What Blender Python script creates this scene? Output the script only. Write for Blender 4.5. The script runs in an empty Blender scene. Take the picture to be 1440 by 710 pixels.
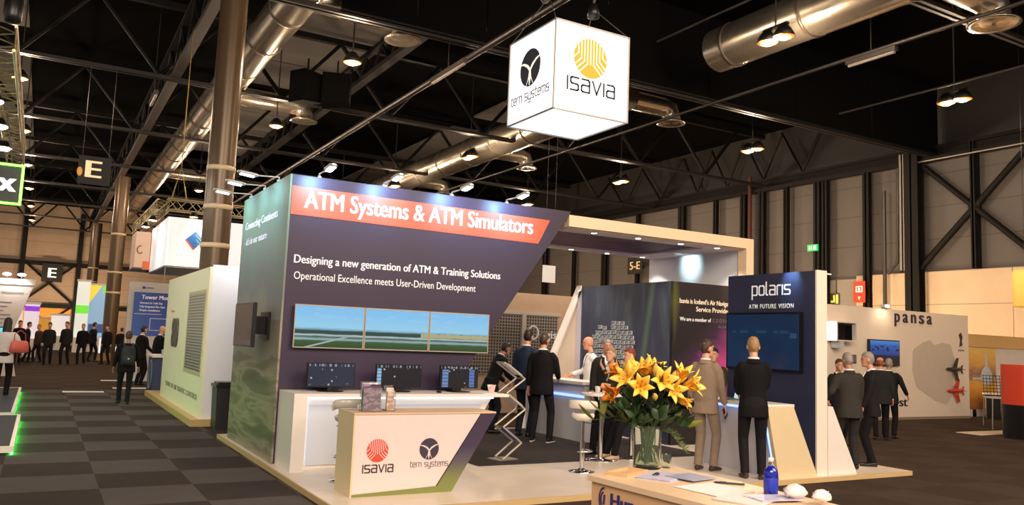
import bpy, bmesh, math, random
from mathutils import Vector, Matrix, Euler, Quaternion

random.seed(7)
SC = bpy.context.scene
COL = SC.collection
PI = math.pi
R = math.radians

# ------------------------------------------------------------------ camera, world, exposure
cam_data = bpy.data.cameras.new('camera')
cam_data.sensor_fit = 'HORIZONTAL'
cam_data.sensor_width = 36.0
cam_data.lens = 36.0 * 1140.0 / 1440.0
cam_data.clip_start = 0.05
cam_data.clip_end = 300
cam = bpy.data.objects.new('camera', cam_data)
COL.objects.link(cam)
YAW, PITCH, ROLL = R(29.85), R(6.24), R(2.264)
_f = Vector((math.sin(YAW)*math.cos(PITCH), math.cos(YAW)*math.cos(PITCH), math.sin(PITCH)))
_r0 = Vector((math.cos(YAW), -math.sin(YAW), 0)); _u0 = _r0.cross(_f)
_r = _r0*math.cos(ROLL) + _u0*math.sin(ROLL); _u = -_r0*math.sin(ROLL) + _u0*math.cos(ROLL)
cam.matrix_world = Matrix(((_r.x, _u.x, -_f.x, 0), (_r.y, _u.y, -_f.y, 0), (_r.z, _u.z, -_f.z, 1.7), (0, 0, 0, 1)))
SC.camera = cam

SC.view_settings.view_transform = 'Standard'
SC.view_settings.look = 'None'
SC.view_settings.gamma = 1.0
SC.view_settings.use_curve_mapping = False
SC.view_settings.exposure = 0.0

WORLD_STRENGTH = 0.5          # what light leaks in from the rest of the halls
HALL_LAMP_W = 400.0            # each warm discharge lamp under the roof
SPOT_W = 62.0                  # cool arm spots of the stand
DOWNLIGHT_W = 75.0             # canopy downlights
BOX_EMIT = 1.35                # hanging light box
LED_EMIT = 2.6                 # LED strips of the counters
w = bpy.data.worlds.new('world'); SC.world = w; w.use_nodes = True
w.node_tree.nodes['Background'].inputs[0].default_value = (1.0, 0.89, 0.78, 1)
w.node_tree.nodes['Background'].inputs[1].default_value = WORLD_STRENGTH


def lamp(name, kind, loc, watts, color, size=0.1, target=None, angle=60, blend=0.6, parent=None, sy=None):
    d = bpy.data.lights.new(name, kind); d.energy = watts; d.color = color
    if kind == 'AREA':
        d.size = size
        if sy: d.shape = 'RECTANGLE'; d.size_y = sy
    else:
        d.shadow_soft_size = size
    if kind == 'SPOT': d.spot_size = R(angle); d.spot_blend = blend
    o = bpy.data.objects.new(name, d); COL.objects.link(o); o.location = loc
    if target is not None:
        o.rotation_euler = (Vector(target) - Vector(loc)).to_track_quat('-Z', 'Y').to_euler()
    if parent is not None:
        o.parent = parent
    return o


# added area fills stand in for the unseen hall fixtures behind and beside the camera
lamp('hall_fill', 'AREA', (-3, -6, 8.8), 2300, (1.0, 0.84, 0.68), 10, (4, 10, 0), sy=6)
lamp('hall_fill', 'AREA', (10, -3, 8.8), 1900, (1.0, 0.80, 0.62), 10, (10, 6, 0), sy=6)

# ------------------------------------------------------------------ materials
def srgb(c):
    out = []
    for v in c[:3]:
        v = v/255.0
        out.append(v/12.92 if v <= 0.04045 else ((v+0.055)/1.055)**2.4)
    return (*out, 1.0)

_mats = {}
def mat(name, col=(200, 200, 200), rough=0.55, metal=0.0, emit=None, es=0.0, var=0.06, scale=6.0, trans=0.0, ior=1.45, alpha=1.0, bump=0.0, bscale=60, spec=0.5, sheen=0.0):
    if name in _mats: return _mats[name]
    m = bpy.data.materials.new(name); m.use_nodes = True
    nt = m.node_tree; b = nt.nodes['Principled BSDF']
    b.inputs['Roughness'].default_value = rough; b.inputs['Metallic'].default_value = metal
    b.inputs['Specular IOR Level'].default_value = spec
    c = srgb(col)
    if var > 0:
        tc = nt.nodes.new('ShaderNodeTexCoord'); n = nt.nodes.new('ShaderNodeTexNoise'); n.inputs['Scale'].default_value = scale; n.inputs['Detail'].default_value = 3
        nt.links.new(tc.outputs['Object'], n.inputs['Vector'])
        r = nt.nodes.new('ShaderNodeMapRange'); r.inputs['To Min'].default_value = 1-var; r.inputs['To Max'].default_value = 1+var
        nt.links.new(n.outputs['Fac'], r.inputs['Value'])
        mx = nt.nodes.new('ShaderNodeVectorMath'); mx.operation = 'SCALE'; mx.inputs[0].default_value = c[:3]
        nt.links.new(r.outputs['Result'], mx.inputs['Scale']); nt.links.new(mx.outputs['Vector'], b.inputs['Base Color'])
        if bump > 0:
            n2 = nt.nodes.new('ShaderNodeTexNoise'); n2.inputs['Scale'].default_value = bscale; nt.links.new(tc.outputs['Object'], n2.inputs['Vector'])
            bp = nt.nodes.new('ShaderNodeBump'); bp.inputs['Strength'].default_value = bump; bp.inputs['Distance'].default_value = 0.01
            nt.links.new(n2.outputs['Fac'], bp.inputs['Height']); nt.links.new(bp.outputs['Normal'], b.inputs['Normal'])
    else:
        b.inputs['Base Color'].default_value = c
    if emit is not None:
        b.inputs['Emission Color'].default_value = srgb(emit); b.inputs['Emission Strength'].default_value = es
    if trans > 0:
        b.inputs['Transmission Weight'].default_value = trans; b.inputs['IOR'].default_value = ior
    if alpha < 1: b.inputs['Alpha'].default_value = alpha
    if sheen: b.inputs['Sheen Weight'].default_value = sheen
    _mats[name] = m
    return m

def node_mat(name, fn, rough=0.5, emit=False, es=1.0, spec=0.5):
    """fn(nt, obj_coord_socket) -> colour socket"""
    if name in _mats: return _mats[name]
    m = bpy.data.materials.new(name); m.use_nodes = True; nt = m.node_tree; b = nt.nodes['Principled BSDF']
    b.inputs['Roughness'].default_value = rough; b.inputs['Specular IOR Level'].default_value = spec
    tc = nt.nodes.new('ShaderNodeTexCoord')
    out = fn(nt, tc.outputs['Object'])
    if emit:
        b.inputs['Base Color'].default_value = (0.01, 0.01, 0.012, 1)
        nt.links.new(out, b.inputs['Emission Color']); b.inputs['Emission Strength'].default_value = es
    else:
        nt.links.new(out, b.inputs['Base Color'])
    _mats[name] = m
    return m

def ramp(nt, fac, stops, interp='LINEAR'):
    r = nt.nodes.new('ShaderNodeValToRGB'); r.color_ramp.interpolation = interp
    el = r.color_ramp.elements
    while len(el) > 1: el.remove(el[0])
    el[0].position = stops[0][0]; el[0].color = srgb(stops[0][1])
    for p, c in stops[1:]:
        e = el.new(p); e.color = srgb(c)
    nt.links.new(fac, r.inputs['Fac'])
    return r.outputs['Color']

def sep(nt, v):
    s = nt.nodes.new('ShaderNodeSeparateXYZ'); nt.links.new(v, s.inputs[0]); return s.outputs
def mth(nt, op, a, b=None, c=None):
    n = nt.nodes.new('ShaderNodeMath'); n.operation = op
    for k, v in enumerate((a, b, c)):
        if v is None: continue
        if isinstance(v, (int, float)): n.inputs[k].default_value = v
        else: nt.links.new(v, n.inputs[k])
    return n.outputs[0]
def mixc(nt, fac, a, b):
    n = nt.nodes.new('ShaderNodeMix'); n.data_type = 'RGBA'
    for s, v in ((n.inputs['Factor'], fac), (n.inputs['A'], a), (n.inputs['B'], b)):
        if isinstance(v, (int, float)): s.default_value = v
        elif isinstance(v, tuple): s.default_value = srgb(v)
        else: nt.links.new(v, s)
    return n.outputs['Result']
def noise(nt, v, scale=5, detail=3, sc=(1, 1, 1), dist=0.0):
    mp = nt.nodes.new('ShaderNodeMapping'); mp.inputs['Scale'].default_value = sc; nt.links.new(v, mp.inputs['Vector'])
    n = nt.nodes.new('ShaderNodeTexNoise'); n.inputs['Scale'].default_value = scale; n.inputs['Detail'].default_value = detail; n.inputs['Distortion'].default_value = dist
    nt.links.new(mp.outputs[0], n.inputs['Vector']); return n.outputs['Fac']

# ------------------------------------------------------------------ mesh builder
class MB:
    def __init__(s): s.v = []; s.f = []; s.m = []; s.sm = []
    def add(s, vs, fs, m=0, smooth=False):
        o = len(s.v); s.v += [tuple(x) for x in vs]
        for f in fs: s.f.append([i+o for i in f]); s.m.append(m); s.sm.append(smooth)
        return s
    def box(s, x0, x1, y0, y1, z0, z1, m=0):
        x0, x1 = sorted((x0, x1)); y0, y1 = sorted((y0, y1)); z0, z1 = sorted((z0, z1))
        vs = [(x, y, z) for z in (z0, z1) for y in (y0, y1) for x in (x0, x1)]
        return s.add(vs, [(0, 2, 3, 1), (4, 5, 7, 6), (0, 1, 5, 4), (2, 6, 7, 3), (0, 4, 6, 2), (1, 3, 7, 5)], m)
    def rbox(s, c, size, rot=(0, 0, 0), m=0):
        q = Euler(rot).to_matrix(); c = Vector(c); h = Vector(size)/2
        vs = [c + q @ Vector((x*h.x, y*h.y, z*h.z)) for z in (-1, 1) for y in (-1, 1) for x in (-1, 1)]
        return s.add(vs, [(0, 2, 3, 1), (4, 5, 7, 6), (0, 1, 5, 4), (2, 6, 7, 3), (0, 4, 6, 2), (1, 3, 7, 5)], m)
    def prism(s, pts, axis, a0, a1, m=0):
        """pts 2-D polygon in the other two axes (axis 'y': (x,z); 'x': (y,z); 'z': (x,y))"""
        def P(p, a): return {'y': (p[0], a, p[1]), 'x': (a, p[0], p[1]), 'z': (p[0], p[1], a)}[axis]
        n = len(pts); vs = [P(p, a0) for p in pts] + [P(p, a1) for p in pts]
        fs = [tuple(range(n)), tuple(range(2*n-1, n-1, -1))] + [(i, i+n, (i+1) % n+n, (i+1) % n) for i in range(n)]
        return s.add(vs, fs, m)
    def tube(s, pts, r, n=8, m=0, caps=True, sq=None):
        """swept tube; r number or list; sq=(a,b) elliptical factors"""
        pts = [Vector(p) for p in pts]; k = len(pts); rr = r if isinstance(r, (list, tuple)) else [r]*k
        t0 = (pts[1]-pts[0]).normalized(); up = Vector((0, 0, 1)) if abs(t0.z) < 0.9 else Vector((0, 1, 0))
        a = t0.cross(up).normalized(); rings = []
        for i in range(k):
            t = ((pts[min(i+1, k-1)]-pts[i]).normalized() + (pts[i]-pts[max(i-1, 0)]).normalized())
            t = t.normalized() if t.length > 1e-9 else t0
            a = (a - t*a.dot(t)).normalized(); b = t.cross(a)
            rings.append([pts[i] + (a*math.cos(2*PI*j/n)*(sq[0] if sq else 1) + b*math.sin(2*PI*j/n)*(sq[1] if sq else 1))*rr[i] for j in range(n)])
        return s.loft(rings, m, caps)
    def loft(s, rings, m=0, caps=True, smooth=True):
        n = len(rings[0]); vs = [p for r in rings for p in r]; fs = []
        for i in range(len(rings)-1):
            for j in range(n): fs.append((i*n+j, i*n+(j+1) % n, (i+1)*n+(j+1) % n, (i+1)*n+j))
        s.add(vs, fs, m, smooth)
        if caps:
            s.add(rings[0], [tuple(range(n-1, -1, -1))], m); s.add(rings[-1], [tuple(range(n))], m)
        return s
    def cyl(s, p0, p1, r0, r1=None, n=16, m=0): return s.tube([p0, p1], [r0, r1 if r1 is not None else r0], n, m)
    def lathe(s, prof, c=(0, 0, 0), n=24, m=0, closed=False):
        c = Vector(c); rings = [[c + Vector((r*math.cos(2*PI*j/n), r*math.sin(2*PI*j/n), z)) for j in range(n)] for r, z in prof]
        if closed: rings.append(rings[0])
        return s.loft(rings, m, not closed)
    def sph(s, c, r, m=0, n=14, k=8, rot=None):
        if isinstance(r, (int, float)): r = (r, r, r)
        c = Vector(c); q = Euler(rot).to_matrix() if rot else Matrix.Identity(3); rings = []
        for i in range(k+1):
            a = -PI/2 + PI*i/k; cr = max(math.cos(a), 0.02); z = math.sin(a)
            rings.append([c + q @ Vector((r[0]*cr*math.cos(2*PI*j/n), r[1]*cr*math.sin(2*PI*j/n), r[2]*z)) for j in range(n)])
        return s.loft(rings, m)
    def quad(s, a, b, c, d, m=0): return s.add([a, b, c, d], [(0, 1, 2, 3)], m)
    def mesh(s, name, mats):
        me = bpy.data.meshes.new(name); me.from_pydata(s.v, [], s.f); me.update()
        for x in (mats if isinstance(mats, (list, tuple)) else [mats]): me.materials.append(x)
        me.polygons.foreach_set('material_index', s.m); me.polygons.foreach_set('use_smooth', s.sm)
        bm = bmesh.new(); bm.from_mesh(me); bmesh.ops.recalc_face_normals(bm, faces=bm.faces); bm.to_mesh(me); bm.free()
        return me
    def build(s, name, mats, parent=None, bevel=0.0, sub=0):
        return link(name, s.mesh(name, mats), parent, bevel, sub)

def link(name, me, parent=None, bevel=0.0, sub=0):
    o = bpy.data.objects.new(name, me); COL.objects.link(o)
    if parent is not None: o.parent = parent
    if bevel > 0:
        md = o.modifiers.new('bevel', 'BEVEL'); md.width = bevel; md.segments = 2; md.limit_method = 'ANGLE'
    if sub:
        md = o.modifiers.new('sub', 'SUBSURF'); md.levels = sub; md.render_levels = sub
    return o

def tag(o, label, cat, group=None, kind='thing'):
    o['label'] = label; o['category'] = cat; o['kind'] = kind
    if group: o['group'] = group
    return o
def thing(name, label, cat, loc=(0, 0, 0), rz=0, group=None):
    o = bpy.data.objects.new(name, None); COL.objects.link(o); o.location = loc; o.rotation_euler = (0, 0, rz); o.empty_display_size = 0.1
    return tag(o, label, cat, group)
def struct(name, mb, mats, label=None, bevel=0):
    o = mb.build(name, mats, None, bevel); o['kind'] = 'structure'
    if label: o['label'] = label; o['category'] = name.split('_')[0]
    return o
def settle(root):
    """the parts were built in place: move the Empty to the base of its thing and hand the offset to the children"""
    lo = [1e9]*3; hi = [-1e9]*3
    def walk(o, off):
        off = off + o.location if o is not root else off
        if o.type == 'MESH':
            for v in o.data.vertices:
                for k in range(3):
                    c = v.co[k]+off[k]; lo[k] = min(lo[k], c); hi[k] = max(hi[k], c)
        for ch in o.children: walk(ch, off)
    walk(root, Vector((0, 0, 0)))
    base = Vector(((lo[0]+hi[0])/2, (lo[1]+hi[1])/2, lo[2]))
    root.location = base
    for ch in root.children: ch.location = ch.location - base
    return root
def copy_tree(o, parent=None):
    c = o.copy(); COL.objects.link(c)
    if parent is not None: c.parent = parent
    for ch in list(o.children): copy_tree(ch, c)
    return c

# ------------------------------------------------------------------ lettering
def frame_matrix(origin, right, up):
    r = Vector(right).normalized(); u = Vector(up).normalized(); n = r.cross(u)
    return Matrix(((r.x, u.x, n.x, origin[0]), (r.y, u.y, n.y, origin[1]), (r.z, u.z, n.z, origin[2]), (0, 0, 0, 1)))

def text(s, name, origin, right, up, width, height, m, parent=None, bold=0.0, depth=0.004, align='L'):
    """lettering as a mesh: cap height ~ height, scaled to the given width, origin = start (L) / end (R) / middle (C) of the baseline"""
    cu = bpy.data.curves.new(name, 'FONT'); cu.body = s; cu.size = 1.0; cu.offset = bold if bold <= .006 else 0.0; cu.resolution_u = 3; cu.extrude = 0.0
    t = bpy.data.objects.new('tmp', cu); COL.objects.link(t)
    dg = bpy.context.evaluated_depsgraph_get(); me = bpy.data.meshes.new_from_object(t.evaluated_get(dg))
    bpy.data.objects.remove(t); bpy.data.curves.remove(cu)
    xs = [v.co.x for v in me.vertices]; x0, x1 = min(xs), max(xs)
    sx = width/(x1-x0) if width else height/0.70; sy = height/0.70
    off = {'L': -x0, 'R': -x1, 'C': -(x0+x1)/2}[align]
    M = frame_matrix(origin, right, up)
    bm = bmesh.new(); bm.from_mesh(me)
    if bold > .006:      # heavier weight: the outlines once more, a little to either side and a hair proud
        g0 = bm.faces[:]
        for kk, dx in enumerate((-1, 1)):
            d_ = bmesh.ops.duplicate(bm, geom=g0)
            for v in [e for e in d_['geom'] if isinstance(e, bmesh.types.BMVert)]: v.co.x += dx*bold*1.1; v.co.z += .02*(kk+1)
    if depth > 0.0005:
        g = bmesh.ops.extrude_face_region(bm, geom=bm.faces[:])
        for v in [e for e in g['geom'] if isinstance(e, bmesh.types.BMVert)]: v.co.z += 1.0
    for v in bm.verts: v.co = M @ Vector(((v.co.x+off)*sx, v.co.y*sy, v.co.z*depth))
    bmesh.ops.recalc_face_normals(bm, faces=bm.faces)
    bm.to_mesh(me); bm.free(); me.materials.clear(); me.materials.append(m)
    return link(name, me, parent)

# squarish stroke letters for the logotypes: polylines on a 1-high x-height grid
STROKES = {
 'i': (0.0, [[(0, 0), (0, 1)]]),
 's': (0.72, [[(.72, 1), (.1, 1), (0, .9), (0, .62), (.1, .52), (.62, .48), (.72, .38), (.72, .1), (.62, 0), (0, 0)]]),
 'a': (0.75, [[(.05, 1), (.62, 1), (.75, .88), (.75, 0), (.12, 0), (0, .1), (0, .42), (.12, .54), (.75, .54)]]),
 'v': (0.78, [[(0, 1), (.39, 0), (.78, 1)]]),
 'p': (0.72, [[(0, -.45), (0, 1), (.6, 1), (.72, .88), (.72, .12), (.6, 0), (0, 0)]]),
 'o': (0.72, [[(.12, 0), (0, .12), (0, .88), (.12, 1), (.6, 1), (.72, .88), (.72, .12), (.6, 0), (.12, 0)]]),
 'l': (0.2, [[(0, 1.4), (0, .12), (.1, 0), (.2, 0)]]),
 'r': (0.42, [[(0, 0), (0, .88), (.12, 1), (.42, 1)]]),
 't': (0.42, [[(.1, 1.35), (.1, .12), (.22, 0), (.42, 0)], [(0, 1), (.42, 1)]]),
 'e': (0.7, [[(0, .5), (.7, .5), (.7, .88), (.6, 1), (.12, 1), (0, .88), (0, .12), (.12, 0), (.66, 0)]]),
 'n': (0.68, [[(0, 0), (0, 1), (.56, 1), (.68, .88), (.68, 0)]]),
 'm': (1.1, [[(0, 0), (0, 1), (.98, 1), (1.1, .88), (1.1, 0)], [(.55, 0), (.55, 1)]]),
 'y': (0.72, [[(0, 1), (0, .12), (.12, 0), (.72, 0)], [(.72, 1), (.72, -.3), (.6, -.42), (.05, -.42)]]),
 ' ': (0.35, []),
}
def ribbon(mb, pts, wd, M, dz, dep=0.004):
    for a, b in zip(pts[:-1], pts[1:]):
        a = Vector((*a, 0)); b = Vector((*b, 0)); t = (b-a).normalized(); nn = Vector((-t.y, t.x, 0))*wd/2; a = a - t*wd/2; b = b + t*wd/2
        lo = [a-nn, b-nn, b+nn, a+nn]
        vs = [M @ Vector((p.x, p.y, dz)) for p in lo] + [M @ Vector((p.x, p.y, dz+dep)) for p in lo]
        mb.add(vs, [(3, 2, 1, 0), (4, 5, 6, 7), (0, 1, 5, 4), (1, 2, 6, 5), (2, 3, 7, 6), (3, 0, 4, 7)])
def strokes(s, name, origin, right, up, width, wd, m, parent=None, gap=0.32, asp=1.0):
    adv = []; x = 0.0
    for i, ch in enumerate(s):
        w_, _ = STROKES[ch]; adv.append(x); x += w_ + (gap if i < len(s)-1 else 0)
    k = width/x; M = frame_matrix(origin, right, up); mb = MB()
    for ch, ax in zip(s, adv):
        for pl in STROKES[ch][1]: ribbon(mb, [((px+ax)*k, py*k*asp) for px, py in pl], wd*k, M, 0.0005 + 0.0002*(len(mb.v) % 3))
    return mb.build(name, m, parent)

def disc(name, c, right, up, r, m, parent, dep=0.004, dz=0.0005, n=40):
    M = frame_matrix(c, right, up); mb = MB()
    lo = [M @ Vector((r*math.cos(2*PI*j/n), r*math.sin(2*PI*j/n), dz)) for j in range(n)]
    hi = [M @ Vector((r*math.cos(2*PI*j/n), r*math.sin(2*PI*j/n), dz+dep)) for j in range(n)]
    mb.loft([lo, hi], smooth=False); return mb.build(name, m, parent)

def isavia_mark(c, right, up, r, m_disc, m_line, parent):
    d = disc('round_emblem', c, right, up, r, m_disc, parent)
    M = frame_matrix(c, right, up); mb = MB(); lw = 0.055*r
    for k in range(-3, 4):
        x = k*0.18; top = math.sqrt(max(0, 1-x*x))*0.98
        kb = -0.42 + abs(k)*0.12
        if k == 0: ribbon(mb, [(0, -.30*r), (0, top*r)], lw, M, 0.0046, 0.001); continue
        sgn = 1 if k > 0 else -1
        # vertical part, then a 45-ish degree arm running outwards and down
        L = 0.0
        while (abs(x)+L)**2 + (kb - L*0.95)**2 < 0.93 and L < 1: L += 0.02
        ribbon(mb, [(x*r, top*r), (x*r, kb*r), ((x+sgn*L)*r, (kb-L*0.95)*r)], lw, M, 0.0046, 0.001)
    for k in (4, 5):
        for sgn in (-1, 1):
            x = k*0.18; y1 = math.sqrt(max(0, 1-x*x))*0.96; kb = 0.18+0.22*(k-4)
            if kb > y1: continue
            L = 0.0
            while (x+L)**2 + (kb - L*0.95)**2 < 0.93 and L < 1: L += 0.02
            ribbon(mb, [(sgn*x*r, y1*r), (sgn*x*r, kb*r), (sgn*(x+L)*r, (kb-L*0.95)*r)], lw, M, 0.0046, 0.001)
    mb.build('emblem_line', m_line, d)
    return d

def tern_mark(c, right, up, r, m_disc, m_line, parent):
    d = disc('bird_emblem', c, right, up, r, m_disc, parent)
    M = frame_matrix(c, right, up); mb = MB()
    def taper(pts, ws, dz=0.0046):
        vs = []; 
        for i, (p, w_) in enumerate(zip(pts, ws)):
            a = Vector((*pts[max(i-1, 0)], 0)); b = Vector((*pts[min(i+1, len(pts)-1)], 0)); t = (b-a).normalized(); nn = Vector((-t.y, t.x, 0))*w_*r/2
            q = Vector((p[0]*r, p[1]*r, 0)); vs += [M @ Vector(((q-nn).x, (q-nn).y, dz)), M @ Vector(((q+nn).x, (q+nn).y, dz)), M @ Vector(((q+nn).x, (q+nn).y, dz+.001)), M @ Vector(((q-nn).x, (q-nn).y, dz+.001))]
        k = len(pts)
        mb.loft([vs[4*i:4*i+4] for i in range(k)], smooth=False)
    taper([(-.98, .36), (-.6, .30), (-.25, .12), (0, -.15), (.04, -.45)], [.05, .12, .16, .14, .12])
    taper([(.98, .42), (.6, .32), (.25, .12), (0, -.15), (-.02, -.45)], [.05, .12, .16, .14, .12], 0.0048)
    taper([(0, -.1), (0, -.45), (-.02, -.95)], [.16, .22, .04], 0.0050)
    taper([(.06, -.2), (.12, -.55), (.34, -.92)], [.05, .06, .03], 0.0052)
    taper([(-.06, -.2), (-.12, -.55), (-.34, -.92)], [.05, .06, .03], 0.0054)
    mb.build('emblem_line', m_line, d)
    return d
# ================================================================== the hall
XR, XL, YF, YB, ZC = 28.0, -16.0, 78.0, -9.0, 11.6
def carpet(nt, v):
    s = sep(nt, v)
    a = mth(nt, 'FLOOR', mth(nt, 'DIVIDE', mth(nt, 'SUBTRACT', s[0], 0.68), 0.92)); b = mth(nt, 'FLOOR', mth(nt, 'DIVIDE', s[1], 0.965))
    ch = mth(nt, 'FLOORED_MODULO', mth(nt, 'ADD', a, b), 2.0)
    n = noise(nt, v, 3, 4); fine = noise(nt, v, 160, 2)
    # the aisle left of the stand is laid in lighter tiles than the rest of the hall
    t = mth(nt, 'ADD', mth(nt, 'MULTIPLY', n, 0.5), mth(nt, 'MULTIPLY', fine, 0.5))
    dark = mixc(nt, t, (50, 43, 40), (70, 61, 57)); light = mixc(nt, t, (72, 66, 63), (98, 91, 87))
    c = mixc(nt, ch, dark, light)
    brown = mixc(nt, ch, mixc(nt, t, (48, 37, 30), (66, 52, 43)), mixc(nt, t, (54, 42, 35), (76, 61, 51)))
    far = mth(nt, 'MAXIMUM', mth(nt, 'GREATER_THAN', s[1], 24.2), mth(nt, 'GREATER_THAN', s[0], 2.6))
    return mixc(nt, far, c, brown)
M_CARPET = node_mat('hall_carpet', carpet, 0.95, spec=0.15)
struct('floor', MB().box(XL, XR, YB, YF, -0.12, 0.0), M_CARPET)
M_ROOF = mat('roof_sheet', (10, 9, 9), 0.95, var=.2, scale=.5, spec=.03)
M_ROOFL = mat('roof_translucent_sheet', (118, 113, 109), 0.85, var=.12, scale=1.5)
cl = MB().box(XL, XR, YB, YF, ZC, ZC+.2)
ceil = struct('ceiling', cl, M_ROOF)
# grey insulated roof sheets between the purlins above the air ducts
for x0, x1, y0, y1 in ((5.6, 9.0, 19.5, 32.5), (5.6, 9.0, 33.5, 47), (-4.5, -1.2, 17, 31), (-4.5, -1.2, 34, 60), (15.8, 19.0, 20, 31.5), (15.8, 19, 33.5, 50)):
    p = MB()
    for k in range(4):
        yy0 = y0+(y1-y0)*k/4; p.box(x0, x1, yy0+.06, y0+(y1-y0)*(k+1)/4-.06, ZC-.10, ZC-.02)
    o = p.build('roof_panel', M_ROOFL, ceil)
def metalwall(base, seam, upper=None):
    def fn(nt, v):
        s = sep(nt, v); c = mixc(nt, noise(nt, v, 1.3, 3), base, tuple(min(255, int(x*1.12)) for x in base))
        u = mth(nt, 'FLOORED_MODULO', s[2], 1.2); st = mth(nt, 'LESS_THAN', u, 0.03)
        c = mixc(nt, st, c, seam)
        # the wall colour is darker above the steel rail
        return mixc(nt, mth(nt, 'GREATER_THAN', s[2], 9.3), c, upper) if upper else c
    return fn
M_WALLUP = node_mat('wall_metal_panel', metalwall((86, 81, 79), (66, 61, 59), (44, 43, 43)), 0.55)
M_WALLLO = node_mat('wall_concrete_panel', metalwall((200, 178, 152), (158, 140, 120)), 0.8)
M_DARKSTEEL = mat('dark_steel', (25, 23, 22), 0.6, .2, var=.15, scale=3, spec=.25)
M_STEEL = mat('grey_steel', (78, 74, 72), 0.42, .6, var=.12, scale=4)
wr = struct('wall_right', MB().box(XR, XR+.3, YB, YF, 0, ZC), M_WALLUP)
low = MB()
for y in range(-9, 20, 3): low.box(XR-.16, XR, y, y+2.98, 0, 4.82)
low.build('lower_panel', M_WALLLO, wr)
struct('wall_far', MB().box(XL, XR, YF, YF+.3, 0, ZC), node_mat('far_wall_panel', metalwall((176, 150, 126), (140, 118, 98)), 0.7))
# steel of the right wall: rail, posts, X braces, big stanchion
f = thing('wall_rail', 'dark steel edge beam running high along the side wall', 'beam')
MB().box(XR-.35, XR-.17, YB+1, 60, 8.86, 9.02).box(XR-.22, XR-.17, YB+1, 60, 9.02, 9.3).box(XR-.35, XR-.17, YB+1, 60, 9.3, 9.42).build('beam', M_DARKSTEEL, f)
MB().box(XR-.40, XR-.36, YB+1, 18.2, 8.86, 8.90).build('edge_strip', mat('light_strip_metal', (170, 165, 158), .4, .5), f)
settle(f)
def post(y, wd, z0, z1, dep, label, m=None, group=None):
    t = MB().box(XR-dep, XR-dep+.05, y-wd/2, y+wd/2, z0, z1).box(XR-.2, XR-.161 if z0 < 4.8 else XR-.002, y-wd/2, y+wd/2, z0, z1).box(XR-dep, XR-.17, y-.03, y+.03, z0, z1).build('wall_post', m or M_DARKSTEEL)
    tag(t, label, 'post', group)
post(18.35, .55, 0.0, 9.4, .55, 'wide dark steel stanchion at the corner beside the crossed braces')
post(18.80, .22, 4.9, 9.3, .4, 'narrow pale downpipe stanchion left of the wide wall stanchion', mat('pipe_grey', (150, 146, 142), .5))
for k, (y, wd, lb) in enumerate(((20.4, .28, 'dark post above the red fire point sign'), (22.35, .26, 'dark post just right of the green exit sign'), (22.75, .30, 'dark post carrying the green exit sign'), (24.4, .2, 'slim dark post on the side wall two bays past the exit sign'), (25.8, .34, 'dark post beside the tall red standpipe'), (26.9, .3, 'heavier dark post right of the canopy corner on the side wall'), (28.7, .2, 'slim dark post behind the canopy corner on the side wall'), (31.1, .42, 'heavy dark post behind the middle of the canopy'), (34.6, .2, 'slim dark post behind the canopy direction sign'), (37.6, .4, 'heavy dark post left of the canopy direction sign'), (40.7, .2, 'slim dark post seen under the canopy beam'), (44.0, .4, 'heavy dark post behind the perforated screen wall'), (16.16, .16, 'slim dark post through the centre of the crossed braces'))):
    post(y, wd, 4.83 if y < 20 else 0.0, 9.3 if y < 20 else 8.86, .36, lb)
t = MB().tube([(XR-.45, 26.35, 0), (XR-.45, 26.35, 9.6)], .09, 10).build('standpipe', mat('red_pipe', (78, 30, 26), .6)); tag(t, 'tall dark red standpipe rising up the side wall', 'pipe')
t = MB().tube([(XR-.4, 19.55, 0.0), (XR-.4, 19.55, 8.0)], .07, 8).tube([(XR-.4, 19.4, 4.8), (XR-.4, 19.0, 5.2), (XR-.4, 18.95, 8.8)], .05, 8).build('wall_conduit', M_STEEL); tag(t, 'pair of grey conduits bending up the side wall', 'pipe')
br = thing('crossed_brace', 'crossed dark steel braces on the side wall right of the stanchion', 'brace')
for a, b in (((18.0, 8.7), (13.9, 4.9)), ((18.2, 4.95), (14.0, 9.1))):
    MB().tube([(XR-.24, a[0], a[1]), (XR-.24, b[0], b[1])], .11, 6).build('brace_bar', M_DARKSTEEL, br)
MB().box(XR-.3, XR-.17, 15.95, 16.35, 6.75, 7.2).build('gusset_plate', M_DARKSTEEL, br); settle(br)
for (y0, y1, lb) in ((22.4, 26.8, 'zigzag of thin dark braces above the rail near the red standpipe'), (26.9, 31.0, 'zigzag of thin dark braces above the rail behind the canopy corner'), (31.2, 37.4, 'zigzag of thin dark braces above the rail behind the canopy middle')):
    b = MB(); ym = (y0+y1)/2
    b.tube([(XR-.3, y0, 11.3), (XR-.3, (y0+ym)/2, 9.4), (XR-.3, ym, 11.3), (XR-.3, (ym+y1)/2, 9.4), (XR-.3, y1, 11.3)], .07, 6)
    tag(b.build('wall_brace', M_DARKSTEEL), lb, 'brace')
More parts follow.
